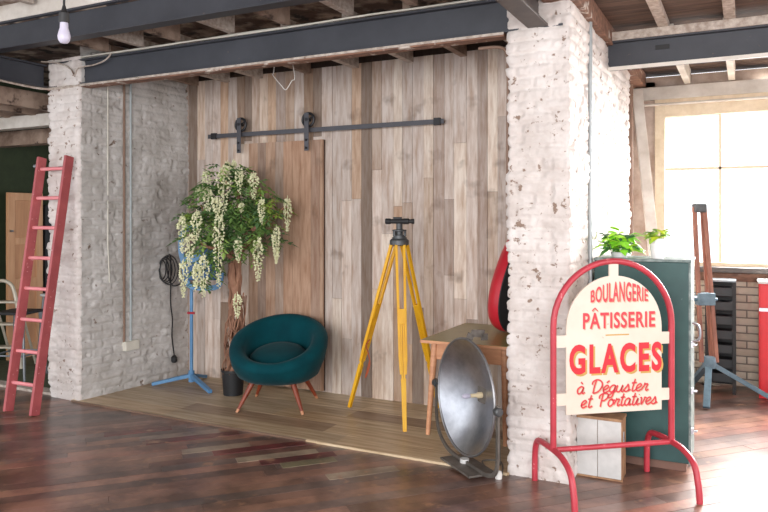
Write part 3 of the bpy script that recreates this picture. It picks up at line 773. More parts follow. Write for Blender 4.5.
# --- table
O = Vector((-1.77, 5.2, 0.014))
T = thing('table', 'wooden table with an olive green top, beside the brick pier', 'table', O); T['_w'] = tuple(O)
mb = MB(); mb.box(-2.13, -1.43, 4.77, 5.70, .735, .76); mb.build('tabletop', M['formica'], T, bevel=0.004)
mb = MB(); mb.box(-2.132, -1.43, 4.766, 4.771, .737, .758); mb.box(-2.134, -2.129, 4.766, 5.70, .737, .758); mb.build('edge_band', M['table_wood'], T)
mb = MB(); mb.box(-2.06, -1.50, 4.825, 4.845, .615, .735); mb.box(-2.06, -1.50, 5.62, 5.64, .615, .735); mb.box(-2.06, -2.04, 4.84, 5.62, .615, .735); mb.box(-1.52, -1.50, 4.84, 5.62, .615, .735); mb.build('apron', M['table_wood'], T, bevel=0.002)
for sx, sy in ((-1, -1), (1, -1), (-1, 1), (1, 1)):
    tp = Vector((-1.78 + sx * .265, 5.235 + sy * .395, .735)); ft = Vector((-1.78 + sx * .305, 5.235 + sy * .445, .014)) if sx < 0 else Vector((-1.78 + sx * .285, 5.235 + sy * .445, .014))
    mb = MB(); mb.tube([tp, tp.lerp(ft, .3), tp.lerp(ft, .93)], [.027, .024, .0165], 12); lg = mb.build('leg', M['teak'] if False else M['table_wood'], T, smooth=50)
    mb = MB(); mb.tube([tp.lerp(ft, .925), ft], [.0175, .0155], 12); mb.build('foot_cap', M['gun_metal'], lg, smooth=50)

# --- red pear-shaped shell case on the table
O = Vector((-1.62, 5.36, .76))
T = thing('instrument_case', 'glossy red pear-shaped hard case standing on the olive table', 'case', O); T['_w'] = tuple(O)
face_n = Vector((0.86, -0.42, 0)).normalized() ; ux = Vector((-face_n.y, face_n.x, 0)); ux = Vector((ux.x, ux.y, 0)).normalized()
def pear(a, k=1.0):
    # 0 at bottom, goes round; height .78
    ca, sa = math.cos(a), math.sin(a); z = .39 - .39 * ca
    wv = .235 * sa * (1 - .58 * (z / .78) ** 1.1) * 1.06
    return wv * k, z
n = 40; rows = []
for (k, off) in ((1.0, .0), (1.01, -.03), (1.0, -.07), (.93, -.115), (.78, -.15), (.5, -.17), (.05, -.175)):
    row = []
    for i in range(n):
        wv, z = pear(2 * PI * i / n); zc = .33
        lean = Vector((0.10 * z / .78, 0.0, 0))
        row.append(O + ux * wv * k + Vector((0, 0, zc + (z - zc) * (1 if k >= 1 else (k * .5 + .5)))) + face_n * off + lean + Vector((0, 0, .004)))
    rows.append(row)
V = [v - O for r in rows for v in r]; F = []
for i in range(len(rows) - 1):
    for k in range(n): F.append((i * n + k, i * n + (k + 1) % n, (i + 1) * n + (k + 1) % n, (i + 1) * n + k))
F.append(tuple((len(rows) - 1) * n + k for k in range(n)))
obj_from('back_shell', V, F, M['case_red'], T, smooth=60)
mb = MB(); fr = [v - O for v in rows[0]]; mb.add(fr + [v + face_n * .012 for v in fr], [tuple(range(n, 2 * n))] + [(i, (i + 1) % n, n + (i + 1) % n, n + i) for i in range(n)])
obj_from('front_face', mb.V, mb.F, M['black'], T)
mb = MB()
for zz in (.12, .145): mb.lathe([(.012, 0), (.012, .012)], 10, face_n.to_track_quat('Z', 'Y').to_matrix(), Vector((0.02, -.155 + (zz - .12), zz + .03)) + face_n * .012)
obj_from('latch', mb.V, mb.F, M['chrome'], T)

# --- searchlight reflector in a fork on a base plate
O = Vector((-1.665, 4.44, 0))
T = thing('searchlight', 'large polished metal dish lamp tilted in a steel fork on the floor', 'lamp', O); T['_w'] = tuple(O)
ctr = Vector((-1.668, 4.45, .468))
nf = Vector((-0.65, -0.76, 0.03)).normalized(); hz = Vector((0.76, -0.65, 0)).normalized(); up = nf.cross(hz); 
if up.z < 0: up = -up
mr = Matrix((hz, up, nf)).transposed()
Rr = .375
prof = [(.004, -.135)]
for i in range(1, 15):
    r_i = Rr * i / 14; prof.append((r_i, -.135 + .135 * (r_i / Rr) ** 2))
outer = [(r + .004, z - .008) for r, z in reversed(prof)]
mb = MB(); mb.lathe(prof + [(Rr + .006, .004)] + outer, 64, mr, ctr, (True, True)); mb.build('dish', M['chrome'], T, smooth=40)
mb = MB(); mb.tube([ctr + hz * (Rr + .004) * math.cos(2 * PI * k / 64) + up * (Rr + .004) * math.sin(2 * PI * k / 64) for k in range(64)], .009, 8, True); mb.build('rim', M['rim_metal'], T, smooth=60)
mb = MB(); bc = ctr - nf * .10
M['brass_cream'] = mat('cream_ceramic_holder', (214, 196, 160), 0.5)
mb.lathe([(.02, -.03), (.02, .0), (.013, .01), (.013, .05), (.010, .06)], 16, mr, bc); lh = mb.build('lamp_holder', M['brass_cream'], T, smooth=40)
mb = MB(); mb.lathe([(.010, .058), (.016, .07), (.017, .095), (.010, .115), (.002, .118)], 16, mr, bc); mb.build('bulb', M['glass_bulb'], T, smooth=60)
mb = MB(); mb.bar(bc - nf * .03 + up * .0, bc - nf * .09, .12, .12, up=up); mb.build('rear_housing', M['iron'], T, bevel=.01)
# fork
q = [ctr + hz * a + Vector((0, 0, b)) for a, b in ((-.415, .03), (-.415, -.18), (-.38, -.32), (-.27, -.405), (-.12, -.432), (.12, -.432), (.30, -.425), (.395, -.37), (.415, -.24), (.415, .03))]
qq = smoothpath(q, 6); mb = MB()
for a, b in zip(qq[:-1], qq[1:]): mb.bar(a, b + (b - a) * .2, .026, .014, up=(nf.x, nf.y, 0))
mb.V = [v for v in mb.V]
mb.build('fork', M['iron'], T)
for sg in (-1, 1):
    mb = MB(); p0 = ctr + hz * sg * (Rr + .0); mrr = (hz * sg).to_track_quat('Z', 'Y').to_matrix()
    mb.lathe([(.012, .0), (.012, .03), (.028, .03), (.028, .06), (.02, .068)], 14, mrr, p0); mb.build('pivot_knob', M['gun_metal'], T, smooth=40)
mb = MB(); b0 = Vector((ctr.x, ctr.y, .014)); mb.obox(b0 + hz * .04 + Vector((0, 0, .008)), .40, .20, .014, Matrix((hz, Vector((-hz.y, hz.x, 0)), Vector((0, 0, 1)))).transposed()); mb.build('base_plate', M['iron'], T, bevel=.003)
mb = MB(); mb.lathe([(.03, .02), (.03, .055)], 12, None, (ctr.x, ctr.y, .0)); mb.build('base_pin', M['white_board'], T)
mb = MB(); tp = ctr + up * (Rr - .01) - nf * .02
for a, b in ((tp, tp + up * .05 - nf * .02), (tp + up * .05 - nf * .02, tp + up * .045 - nf * .12), (tp + up * .045 - nf * .12, tp + up * .0 - nf * .12)): mb.bar(a, b, .05, .01, up=hz)
mb.build('latch', M['iron'], T, bevel=.002)
mb = MB(); mb.tube(smoothpath([ctr - nf * .19, ctr - nf * .26 + Vector((0, 0, -.25)), (-1.46, 4.56, .02), (-1.42, 4.42, .012), (-1.50, 4.44, .012), (-1.58, 4.56, .02), (-1.47, 4.60, .02), (-1.40, 4.42, .012), (-1.40, 4.36, .012)], 6), .006, 6)
cb = mb.build('power_cable', M['iron'], T)
mb = MB(); mb.lathe([(.022, 0), (.024, .02), (.02, .045), (.008, .05)], 12, None, (-1.40, 4.345, .001)); pl = mb.build('plug', M['white_plastic'], T); pl.parent = cb

# --- A-frame sign
SO = Vector((-0.737, 4.445, 0)); SX = Vector((.78, .6254, 0)).normalized(); SN = Vector((SX.y, -SX.x, 0))  # SN towards the viewer
T = thing('pavement_sign', 'red tubular pavement sign with a cream arched bakery board', 'sign', SO, math.atan2(SX.y, SX.x))
# local frame: x along the sign, -y towards the viewer, z up
cx = 0.025; hw = 0.39; spring = 1.005
pts = [(cx - hw, 0, .275), (cx - hw, 0, .6), (cx - hw, 0, spring - .05)] + [(cx - hw * math.cos(PI * i / 24), 0, spring + (1.39 - spring) * math.sin(PI * i / 24)) for i in range(25)] + [(cx + hw, 0, spring - .05), (cx + hw, 0, .6), (cx + hw, 0, .275)]
mb = MB(); mb.tube(pts, .0185, 12); fr = mb.build('arched_frame', M['red_paint'], T, smooth=50)
mb = MB(); mb.tube([(cx - hw, 0, .275), (cx + hw, 0, .275)], .016, 12); mb.build('crossbar', M['red_paint'], T, smooth=50)
for sx in (-1, 1):
    x = cx + sx * hw
    bow = smoothpath([(x, .268, .0), (x, .265, .16), (x, .24, .245), (x, .18, .272), (x, .0, .275), (x, -.12, .262), (x, -.22, .21), (x, -.262, .10), (x, -.275, .0)], 5)
    mb = MB(); mb.tube(bow, .0185, 12); mb.build('foot_bow', M['red_paint'], T, smooth=50)
bcx, bh, bz0, bsp = 0.03, 0.315, 0.478, 0.985
poly = [(bcx - bh, bz0), (bcx + bh, bz0)] + [(bcx + bh * math.cos(PI * i / 32), bsp + 0.317 * math.sin(PI * i / 32)) for i in range(33)]
mb = MB(); mb.prism(poly, (0, .007, 0), (1, 0, 0), (0, 0, 1), .012)
mb.prism([(cx - .03, 1.28), (cx + .03, 1.28), (cx + .03, 1.375), (cx - .03, 1.375)], (0, .0065, 0), (1, 0, 0), (0, 0, 1), .011)
for z in (.88, .535):
    for x0, x1 in ((cx - hw, bcx - bh + .01), (bcx + bh - .01, cx + hw)):
        mb.prism([(x0, z), (x1, z), (x1, z + .072), (x0, z + .072)], (0, .0065, 0), (1, 0, 0), (0, 0, 1), .011)
bd = mb.build('board', M['sign_cream'], T)

def text_mesh(s, bold=0.0, gap=1.08):
    cu = bpy.data.curves.new('t', 'FONT'); cu.body = s; cu.size = 1.0; cu.offset = bold; cu.resolution_u = 4; cu.space_character = gap
    o = bpy.data.objects.new('t', cu); C.objects.link(o); dg = bpy.context.evaluated_depsgraph_get()
    me = bpy.data.meshes.new_from_object(o.evaluated_get(dg))
    V = [v.co.copy() for v in me.vertices]; F = [tuple(p.vertices) for p in me.polygons]
    C.objects.unlink(o); bpy.data.objects.remove(o); bpy.data.curves.remove(cu); bpy.data.meshes.remove(me)
    xs = [v.x for v in V]; ys = [v.y for v in V]
    x0, x1 = min(xs), max(xs); y0, y1 = min(ys), max(ys)
    return [((v.x - x0) / (x1 - x0), (v.y - y0) / (y1 - y0)) for v in V], F
def letters(name, s, fn2, m, dy, bold=0.0, dx=0, dz=0):
    P2, F = text_mesh(s, bold, 1.22 if s == 'GLACES' else 1.10); n = len(P2)
    V = [];
    for u, v in P2:
        x, z = fn2(u, v); V.append((x + dx, dy, z + dz))
    o = obj_from(name, V, F, m, bd); return o
def arch_box(x0, x1, zb, zt_mid, zt_end, zb_mid=None):
    def f(u, v):
        e = (2 * u - 1) ** 2; zt = zt_mid + (zt_end - zt_mid) * e; b = zb if zb_mid is None else zb_mid + (zb - zb_mid) * e
        return x0 + (x1 - x0) * u, b + (zt - b) * v
    return f
FY = -.0056   # just proud of the board's front
for name, s, fn2, m1, m2, bold, off in (
    ('lettering', 'BOULANGERIE', arch_box(-.128, .252, 1.143, 1.268, 1.212), M['sign_rose'], M['sign_grey'], .022, .006),
    ('lettering', 'GLACES', arch_box(-.266, .345, .715, .895, .895), M['sign_red'], M['sign_gold'], .038, .012)):
    letters(name + '_shadow', s, fn2, m2, FY, bold, off, -off)
    letters(name, s, fn2, m1, FY - .0012, bold)
# second line, with its circumflex drawn over the A
fn2 = arch_box(-.178, .300, .985, 1.083, 1.083)
for m1, y_, o_ in ((M['sign_grey'], FY, .006), (M['sign_rose'], FY - .0012, 0)):
    letters('lettering' if o_ == 0 else 'lettering_shadow', 'PATISSERIE', fn2, m1, y_, .024, o_, -o_)
    mb = MB()
    for a, b in (((-.118, 1.092), (-.100, 1.110)), ((-.100, 1.110), (-.082, 1.092))):
        mb.bar((a[0] + o_, y_, a[1] - o_), (b[0] + o_, y_, b[1] - o_), .007, .0006, up=(0, 1, 0))
    mb.build('circumflex', m1, bd)
mb = MB(); mb.box(-.03, .125, FY - .001, FY, .941, .949); mb.build('dash', M['sign_gold'], bd)
# the two lines of brush script, as strokes
G = {
 'a': (0.62, [[(.50, .85), (.30, 1.0), (.08, .75), (.05, .35), (.2, .02), (.40, .2), (.5, .85)], [(.5, .9), (.47, .3), (.55, .02), (.72, .2)]]),
 'e': (0.55, [[(.0, .3), (.3, .5), (.45, .8), (.30, 1.0), (.1, .75), (.06, .3), (.25, .0), (.58, .25)]]),
 'g': (0.62, [[(.5, .85), (.3, 1.0), (.08, .7), (.06, .3), (.2, .05), (.42, .25), (.5, .9)], [(.5, .95), (.47, .1), (.42, -.55), (.2, -.75), (.05, -.5), (.3, -.15), (.72, .2)]]),
 'u': (0.66, [[(.05, .95), (.05, .3), (.2, .0), (.4, .2), (.5, .9)], [(.5, .95), (.48, .25), (.58, .0), (.74, .2)]]),
 's': (0.58, [[(.0, .2), (.25, .75), (.3, 1.0), (.42, .6), (.45, .2), (.25, .0), (.08, .15)], [(.35, .05), (.64, .25)]]),
 't': (0.48, [[(.25, 1.7), (.2, .3), (.3, .0), (.55, .2)], [(.02, 1.15), (.45, 1.2)]]),
 'r': (0.52, [[(.0, .2), (.18, .85), (.15, 1.05), (.25, .9), (.45, .9), (.36, .3), (.45, .0), (.62, .2)]]),
 'R': (0.60, [[(.08, .95), (.06, .0)], [(.07, .6), (.25, .95), (.45, .95), (.52, .75)], [(.52, .75), (.5, .5)]]),
 'o': (0.58, [[(.3, 1.0), (.08, .8), (.05, .3), (.25, .0), (.48, .3), (.46, .8), (.3, 1.0), (.4, .8), (.66, .85)]]),
 'i': (0.36, [[(.0, .2), (.15, .95)], [(.15, .95), (.13, .25), (.22, .0), (.42, .2)], [(.17, 1.4), (.19, 1.48)]]),
 'v': (0.58, [[(.02, .9), (.12, .95), (.22, .05), (.42, .7), (.42, 1.0), (.62, .9)]]),
 'D': (1.05, [[(.30, 1.75), (.25, .9), (.28, .05)], [(.02, 1.2), (.05, 1.6), (.35, 1.85), (.75, 1.6), (.92, 1.0), (.75, .3), (.4, .0), (.2, .12)], [(.92, .9), (1.0, .7)]]),
 'P': (0.95, [[(.32, 1.75), (.28, .9), (.3, .0)], [(.02, 1.15), (.05, 1.6), (.40, 1.85), (.78, 1.7), (.80, 1.2), (.5, .85), (.3, .9)]]),
 ' ': (0.55, []),
}
def script(text, x0, x1, z, h, m, dy, o_, slope=0.0, wd=.0095):
    tot = sum(G[c][0] for c in text if c not in "'`"); k = (x1 - x0) / tot; x = 0; mb = MB(); prev = 0
    def flush():
        nonlocal mb
        if mb.V: mb.build('script_lettering' if o_ == 0 else 'script_shadow', m, bd)
        mb = MB()
    def put(strokes, xo):
        for st in strokes:
            pp = smoothpath([(a, 0, b) for a, b in st], 5) if len(st) > 2 else [Vector((a, 0, b)) for a, b in st]
            w3 = [Vector((x0 + (xo + p.x + .16 * p.z) * k + o_, dy, z + slope * (xo + p.x) * k + p.z * h - o_)) for p in pp]
            L = []; Rr_ = []
            for i, p in enumerate(w3):
                t_ = (w3[min(i + 1, len(w3) - 1)] - w3[max(i - 1, 0)]); t_.y = 0; t_.normalize(); nn = Vector((-t_.z, 0, t_.x)) * wd / 2
                L.append(p + nn); Rr_.append(p - nn)
            m_ = len(w3); mb.add(L + Rr_, [(i, i + 1, m_ + i + 1, m_ + i) for i in range(m_ - 1)])
    for c in text:
        if c == ' ': flush()
        if c == "'": put([[(.2, 1.35), (.4, 1.65)]], prev); continue
        if c == '`': put([[(.15, 1.65), (.35, 1.35)]], prev); continue
        put(G[c][1], x); prev = x; x += G[c][0]
    flush()
for m1, y_, o_ in ((M['sign_grey'], FY, .005), (M['sign_rose'], FY - .0012, 0)):
    script('a` De\'guster', -.222, .245, .600, .043, m1, y_, o_)
    script('et Portatives', -.196, .308, .516, .043, m1, y_, o_)

# --- white box against the pier
O = Vector((-0.84, 4.72, 0))
T = thing('wooden_box', 'white painted wooden box on the floor behind the pavement sign', 'box', O); T['_w'] = tuple(O)
mb = MB(); mb.box(-0.972, -0.845, 4.635, 4.645, .012, .372); mb.box(-.842, -.70, 4.635, 4.645, .012, .372); mb.build('front_panel', M['white_board'], T, bevel=.002)
mb = MB(); mb.box(-.965, -.695, 4.646, 4.80, 0, .388); mb.build('carcass', M['raw_edge'], T, bevel=.003)
mb = MB(); mb.box(-.975, -.69, 4.63, 4.80, .372, .39); mb.build('lid', M['raw_edge'], T, bevel=.002)
mb = MB(); mb.box(-.975, -.69, 4.633, 4.646, .0, .012); mb.build('bottom_rail', M['raw_edge'], T)
mb = MB(); mb.box(-.694, -.688, 4.68, 4.70, .24, .30); mb.build('catch', M['chrome'], T)

# --- green cabinet
O = Vector((-0.63, 5.2, 0))
T = thing('steel_cabinet', 'dark green painted cabinet with latches, standing behind the pavement sign', 'cabinet', O); T['_w'] = tuple(O)
mb = MB(); mb.box(-.93, -.335, 5.0, 5.40, .055, 1.36); mb.build('body', M['green_steel'], T, bevel=.004)
mb = MB(); mb.box(-.905, -.35, 5.015, 5.39, 0, .055); mb.build('plinth', M['plinth'], T)
mb = MB(); mb.box(-.935, -.318, 4.992, 5.41, 1.36, 1.378); mb.build('top', M['green_edge'], T, bevel=.003)
mb = MB(); mb.box(-.335, -.322, 5.0, 5.022, .055, 1.36); mb.box(-.335, -.326, 5.022, 5.40, .055, 1.36); mb.build('edge_trim', M['green_edge'], T)
for z in (1.14, .83, .53, .27):
    mb = MB(); mb.box(-.322, -.308, 5.002, 5.035, z - .02, z + .02); mb.box(-.312, -.285, 5.01, 5.022, z - .006, z + .006); mb.build('latch', M['chrome'], T, bevel=.002)
mb = MB(); mb.tube(smoothpath([(-.315, 5.02, .97), (-.275, 5.02, .95), (-.272, 5.02, .87), (-.315, 5.02, .85)], 5), .008, 8); mb.build('handle', M['chrome'], T)

# --- pots on the cabinet
def leafy(name, label, O, pot_prof, potm, cols, n, spread, hgt, leaf, seed):
    O = Vector(O); T = thing(name, label, 'plant', O, 0); r = random.Random(seed)
    mb = MB(); mb.lathe(pot_prof, 28); mb.build('pot', potm, T, smooth=40)
    top = pot_prof[-1][1]
    mb = MB()
    for _ in range(n):
        a = r.random() * 2 * PI; rr = spread * math.sqrt(r.random()); h = hgt * r.uniform(.15, 1) * (1 - .35 * rr / spread)
        b = Vector((.2 * rr * math.cos(a), .2 * rr * math.sin(a), top - .01)); tip = Vector((rr * math.cos(a), rr * math.sin(a), top + h))
        d = (tip - b).normalized(); c = cols[r.randrange(len(cols))]
        side = d.cross(Vector((r.uniform(-1, 1), r.uniform(-1, 1), .3))).normalized(); nr = side.cross(d)
        s = leaf * r.uniform(.7, 1.2); out = Vector((math.cos(a), math.sin(a), r.uniform(-.7, .5))).normalized()
        q = tip; side2 = out.cross(Vector((0, 0, 1))).normalized()
        V = [q - out * .2 * s, q + out * .25 * s + side2 * .42 * s, q + out * s + Vector((0, 0, -.15 * s)), q + out * .25 * s - side2 * .42 * s, q + out * .35 * s + Vector((0, 0, .10 * s))]
        mb.add(V, [(0, 1, 4), (1, 2, 4), (2, 3, 4), (3, 0, 4)], lin(c))
        mb.add([b, b + side * .003, tip + side * .003, tip], [(0, 1, 2, 3)], lin(c))
    mb.build('leaves', M['lime'], T)
    return T
leafy('potted_plant', 'bushy bright green plant with large leaves on the green cabinet', (-.79, 5.16, 1.378), [(.05, 0), (.062, .035), (.058, .035)], M['white_pot'],
      [(160, 226, 44), (130, 204, 50), (80, 140, 64), (184, 236, 60), (60, 104, 70)], 95, .11, .165, .085, 3)
leafy('potted_plant', 'small yellow green plant in a white pot on the green cabinet', (-.535, 5.09, 1.378), [(.040, 0), (.050, .135), (.046, .135), (.046, .125)], M['white_pot'],
      [(190, 210, 50), (160, 200, 60), (120, 160, 70)], 45, .06, .08, .055, 5)

# --- timber leaning by the window
mb = MB(); O = Vector((-.80, 7.30, 0)); mb.bar(L3((-.66, 7.22, 0), O), L3((-1.0, 7.64, 2.95), O), .10, .055, up=(0.3, -1, 0))
o = mb.build('timber_plank', M['white_timber'], None, bevel=.004); o.location = O; tag(o, 'long pale timber plank leaning in the corner beside the window', 'plank')

# --- brown twin-bar tripod by the window
O = Vector((-.36, 7.04, 0))
T = thing('wooden_tripod', 'tall red brown wooden stand with blue steel legs before the window', 'tripod', O); T['_w'] = tuple(O)
tp = Vector((-.385, 7.08, 1.75)); bt = Vector((-.30, 6.99, .36))
for sg in (-1, 1):
    mb = MB(); mb.bar(tp + axr * sg * .045, bt + axr * (sg * .066 - .0), .034, .034, up=axd); mb.build('bar', M['brown_wood'], T, bevel=.003)
mb = MB(); mb.bar(tp + axr * .045 + axd * .05, bt + axr * .066 + axd * .10, .03, .03, up=axd); mb.build('bar', M['brown_wood'], T, bevel=.003)
mb = MB(); mb.bar(tp + Vector((0, 0, .03)), tp - Vector((0, 0, .05)), .11, .08, up=axd); mb.build('head_block', M['gun_metal'], T, bevel=.01)
mb = MB(); m_ = tp.lerp(bt, .60); mb.bar(m_ + Vector((0, 0, .06)), m_ - Vector((0, 0, .05)), .15, .09, up=axd); mb.lathe([(.016, -.11), (.016, .11)], 8, axr.to_track_quat('Z', 'Y').to_matrix(), m_); mb.build('clamp', M['grey_blue'], T, bevel=.008)
mb = MB(); mb.lathe([(.05, -.05), (.06, .0), (.05, .05)], 14, None, bt); mb.build('hub', M['grey_blue'], T, smooth=40)
for f in ((-.31, 6.72, 0), (.24, 7.22, 0), (-.50, 7.52, 0)):
    mb = MB(); mb.bar(bt, Vector(f) + Vector((0, 0, .018)), .055, .04, up=(0, 0, 1)); mb.build('leg', M['grey_blue'], T, bevel=.003)

# --- dark rack and red locker under the window
O = Vector((-.18, 7.55, 0))
T = thing('metal_rack', 'narrow black rack against the brick below the window', 'rack', O); T['_w'] = tuple(O)
mb = MB()
for xx in (-.34, -.105):
    for yy in (7.42, 7.62): mb.box(xx - .014, xx + .014, yy - .014, yy + .014, 0, 1.05)
mb.build('post', M['black'], T)
mb = MB(); mb.box(-.355, -.09, 7.405, 7.635, 1.05, 1.068); mb.build('top', M['grey_steel'], T)
mb = MB(); mb.box(-.34, -.105, 7.61, 7.63, .05, 1.05); mb.build('back_panel', M['black'], T)
for i in range(7):
    z = .10 + i * .135; mb = MB(); mb.box(-.33, -.115, 7.43, 7.61, z, z + .085); mb.build('drawer', M['black_plastic'], T, bevel=.006)
O = Vector((.34, 7.5, 0))
T = thing('steel_locker', 'bright red steel locker with a pale top, below the window', 'locker', O); T['_w'] = tuple(O)
mb = MB(); mb.box(.10, .62, 7.36, 7.72, .0, 1.05); mb.build('body', M['locker_red'], T, bevel=.004)
mb = MB(); mb.box(.09, .63, 7.34, 7.72, 1.05, 1.075); mb.build('top', M['white_board'], T, bevel=.003)
mb = MB(); mb.box(.115, .605, 7.348, 7.36, .03, .80); mb.build('door', M['locker_red'], T, bevel=.002)
mb = MB(); mb.box(.115, .605, 7.348, 7.36, .83, 1.03); mb.build('drawer', M['locker_red'], T, bevel=.002)
mb = MB(); mb.box(.10, .62, 7.338, 7.35, .80, .83); mb.build('chrome_strip', M['chrome'], T)

# --- hanging bulb
O = Vector((-2.563, 2.061, 2.42))
T = thing('pendant_bulb', 'bare white light bulb hanging on a dark cord', 'lamp', O); T['_w'] = tuple(O)
mb = MB(); mb.lathe([(.004, -.036), (.016, -.032), (.024, -.019), (.026, -.004), (.022, .014), (.017, .03), (.016, .055)], 24, None, O); mb.build('bulb', M['glass_bulb'], T, smooth=60)
mb = MB(); mb.lathe([(.019, .052), (.021, .055), (.021, .092), (.012, .10), (.006, .125)], 16, None, O); mb.build('socket', M['black'], T, smooth=40)
mb = MB(); mb.tube([O + Vector((0, 0, .12)), O + Vector((.0, 0, .6)), (O.x, O.y, 3.42)], .005, 6); mb.build('cord', M['black'], T)

# --- pipes
def pipe(name, label, pts, r, m, cat='pipe', group=None, n=10):
    O = Vector(pts[0]); mb = MB(); mb.tube([Vector(p) - O for p in pts], r, n)
    o = mb.build(name, m, None, smooth=50); o.location = O; return tag(o, label, cat, group)
def lwx(y): return -5.335 + (y - 4.46) / (BW - 4.44) * .11 + .022
pipe('conduit_pipe', 'thin white cable pipe high on the grey brick wall', [(lwx(4.73), 4.73, 3.0), (lwx(4.73), 4.73, 1.4), (lwx(4.74) + .004, 4.745, 1.05)], .006, M['cream_metal'])
pipe('conduit_pipe', 'brown rusty pipe running down to the junction box', [(lwx(4.91), 4.91, 3.05), (lwx(4.91), 4.91, .47)], .012, M['rust_pipe'])
pipe('conduit_pipe', 'pale blue pipe running down to the junction box', [(lwx(4.985), 4.985, 3.05), (lwx(4.985), 4.985, .47)], .011, M['blue_pipe'])
mb = MB(); mb.box(-.03, .03, -.085, .085, -.045, .045); o = mb.build('junction_box', M['cream_metal'], None, bevel=.006); o.location = (lwx(4.98), 4.985, .43); tag(o, 'pale junction box at the foot of the wall pipes', 'electrical box')
pipe('conduit_pipe', 'long grey conduit up the side of the right brick pier', [(-.962, 5.02, .02), (-.962, 5.02, 3.0)], .015, M['conduit'])
pipe('heating_pipe', 'thin pale pipe along the top of the window wall', [(-1.12, 7.70, 2.80), (0.8, 7.70, 2.80), (3.2, 7.70, 2.80)], .014, M['white_timber'])
pipe('corner_column', 'dark upright column in the corner beside the leaning plank', [(-1.025, 7.35, .02), (-1.025, 7.35, 2.95)], .03, M['rust_pipe'])  # round column filling the dark upright strip in the corner

pipe('rusty_pipe', 'thin rusty pipe curving from the beam down the inner edge of the right pier', [Vector(p) for p in smoothpath([(-1.62, 4.60, 2.80), (-1.48, 4.58, 2.79), (-1.41, 4.54, 2.74), (-1.385, 4.50, 2.60), (-1.385, 4.49, 2.2), (-1.385, 4.485, 1.8)], 5)], .011, M['rust_pipe'])

# --- cables laid along the beam
def cable(name, label, pts, r, m, group=None):
    pts = smoothpath(pts, 6); O = pts[0].copy(); mb = MB(); mb.tube([p - O for p in pts], r, 6)
    o = mb.build(name, m, None, smooth=60); o.location = O; return tag(o, label, 'cable', group)
r_ = random.Random(8)
for k, lab in enumerate(('outermost white cable along the top of the niche beam', 'middle white cable along the top of the niche beam', 'innermost white cable along the top of the niche beam')):
    cable('power_cable', lab, [(-5.7 + .55 * i, 4.46 + .027 * k, 3.088 + r_.uniform(0, .006) + (.012 if k == 1 else 0)) for i in range(9)], .008, M['cream_metal'])
cable('loose_cable', 'pale loose cable drooping over the pillar end of the beam', [(-5.75, 4.38, 3.08), (-5.55, 4.40, 3.05), (-5.42, 4.425, 2.99), (-5.37, 4.43, 2.93), (-5.32, 4.43, 2.99), (-5.12, 4.43, 3.0), (-4.98, 4.43, 3.03), (-4.92, 4.44, 3.085)], .007, M['pale_timber'])
cable('sagging_cable', 'thick pale cable running along the dark side beam', [(-5.74, 3.2, 2.835), (-5.735, 3.8, 2.84), (-5.735, 4.15, 2.83), (-5.70, 4.36, 2.825), (-5.55, 4.43, 2.83), (-5.2, 4.435, 2.837), (-4.6, 4.44, 2.838)], .010, M['pale_timber'])
cable('string_loop', 'thin white string hanging in a point from a niche joist', [(-3.66, 5.1, 3.08), (-3.68, 5.1, 2.92), (-3.69, 5.1, 2.90), (-3.6, 5.1, 2.80), (-3.55, 5.1, 2.76), (-3.49, 5.1, 2.83), (-3.46, 5.1, 2.86), (-3.50, 5.1, 3.08)], .004, M['white_plastic'])

# --- side room
O = Vector((-7.62, 5.569, .006)); DY0, DY1, DZ = 5.340, 5.797, 1.945
T = thing('pine_door_leaf', 'pine panelled door leaf standing against the dark green wall', 'door', O); T['_w'] = tuple(O)
mb = MB()
mb.box(-7.62, -7.58, DY0, DY0 + .09, .006, DZ); mb.box(-7.62, -7.58, DY1 - .09, DY1, .006, DZ)
for z0, z1 in ((.006, .18), (.82, .94), (DZ - .09, DZ), (1.34, 1.42)): mb.box(-7.62, -7.58, DY0 + .09, DY1 - .09, z0, z1)
mb.build('door_frame', M['pine'], T, bevel=.004)
mb = MB(); mb.box(-7.612, -7.592, DY0 + .08, DY1 - .08, .1, DZ - .04); mb.build('door_panel', M['pine_dark'], T)
mb = MB(); mb.tube([(-7.58, DY0 + .05, 1.5), (-7.54, DY0 + .03, 1.5), (-7.54, DY0, 1.5)], .012, 8); mb.build('handle', M['chrome'], T)
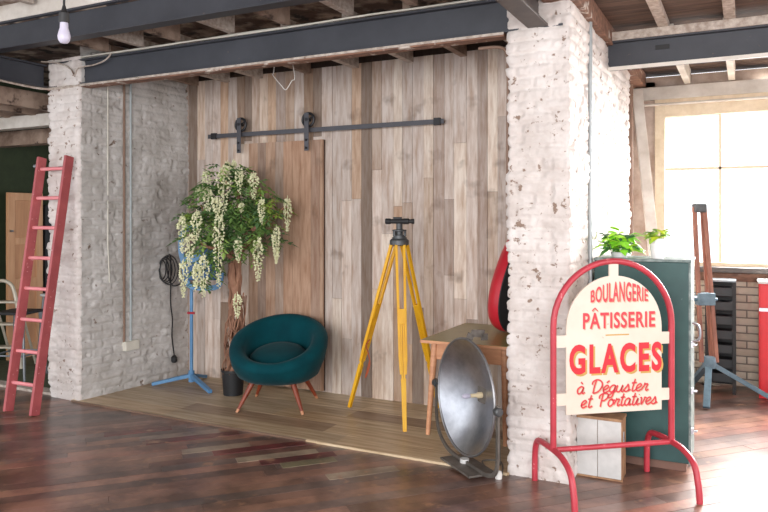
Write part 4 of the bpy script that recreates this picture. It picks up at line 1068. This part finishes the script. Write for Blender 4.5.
mb = MB(); mb.box(-.03, .03, -.20, .20, 0, 1.80); o = mb.build('dark_gap_sheet', M['black'], None, bevel=.004); o.location = (-7.62, 6.037, .006); tag(o, 'tall black sheet standing in for the dark gap beside the pine door', 'board')  # added black sheet that paints the dark gap between door and pillar

O = Vector((-7.16, 5.02, .006))
T = thing('folding_steps', 'beige tubular folding steps behind the red ladder', 'step ladder', O); T['_w'] = tuple(O)
q = smoothpath([(-6.99, 5.08, .02), (-7.03, 5.07, .6), (-7.07, 5.05, .86), (-7.11, 5.03, .94), (-7.18, 5.0, .97), (-7.27, 4.96, .95), (-7.31, 4.94, .86), (-7.31, 4.94, .5), (-7.29, 4.94, .02)], 6)
mb = MB(); mb.tube(q, .02, 10); mb.build('front_hoop', M['beige_tube'], T, smooth=60)
for a, b in (((-7.06, 5.09, .78), (-7.10, 5.34, .02)), ((-7.30, 4.98, .78), (-7.36, 5.24, .02))):
    mb = MB(); mb.tube([a, b], .014, 8); mb.build('rear_leg', M['beige_tube'], T, smooth=60)
for z in (.25, .50, .74):
    mb = MB(); mb.obox((-7.17, 5.03, z), .27, .11, .022, Matrix.Rotation(math.radians(24), 3, 'Z')); mb.build('tread', M['beige_tube'], T, bevel=.004)

def stool(O, rz, label, seatm, h):
    O = Vector(O); T = thing('bar_stool', label, 'stool', O, rz)
    mb = MB(); mb.box(-.17, .17, -.17, .17, h - .03, h); mb.build('seat', seatm, T, bevel=.01)
    for sx, sy in ((-1, -1), (1, -1), (-1, 1), (1, 1)):
        mb = MB(); mb.tube([(sx * .14, sy * .14, h - .03), (sx * .19, sy * .19, 0)], .013, 8); mb.build('leg', M['grey_steel'], T, smooth=50)
    mb = MB(); z = .25; e = .19 - .05 * z / (h - .03)
    mb.tube([(-e, -e, z), (e, -e, z), (e, e, z), (-e, e, z)], .010, 8, True); mb.build('foot_rail', M['grey_steel'], T)
    return T
stool((-6.70, 4.84, .006), .35, 'black seated stool on steel legs behind the red ladder', M['black'], .69)
stool((-6.88, 5.52, .006), .2, 'stool with a white seat in front of the black gap sheet', M['white_board'], .80)

for o in bpy.data.objects:
    if '_w' in o: del o['_w']
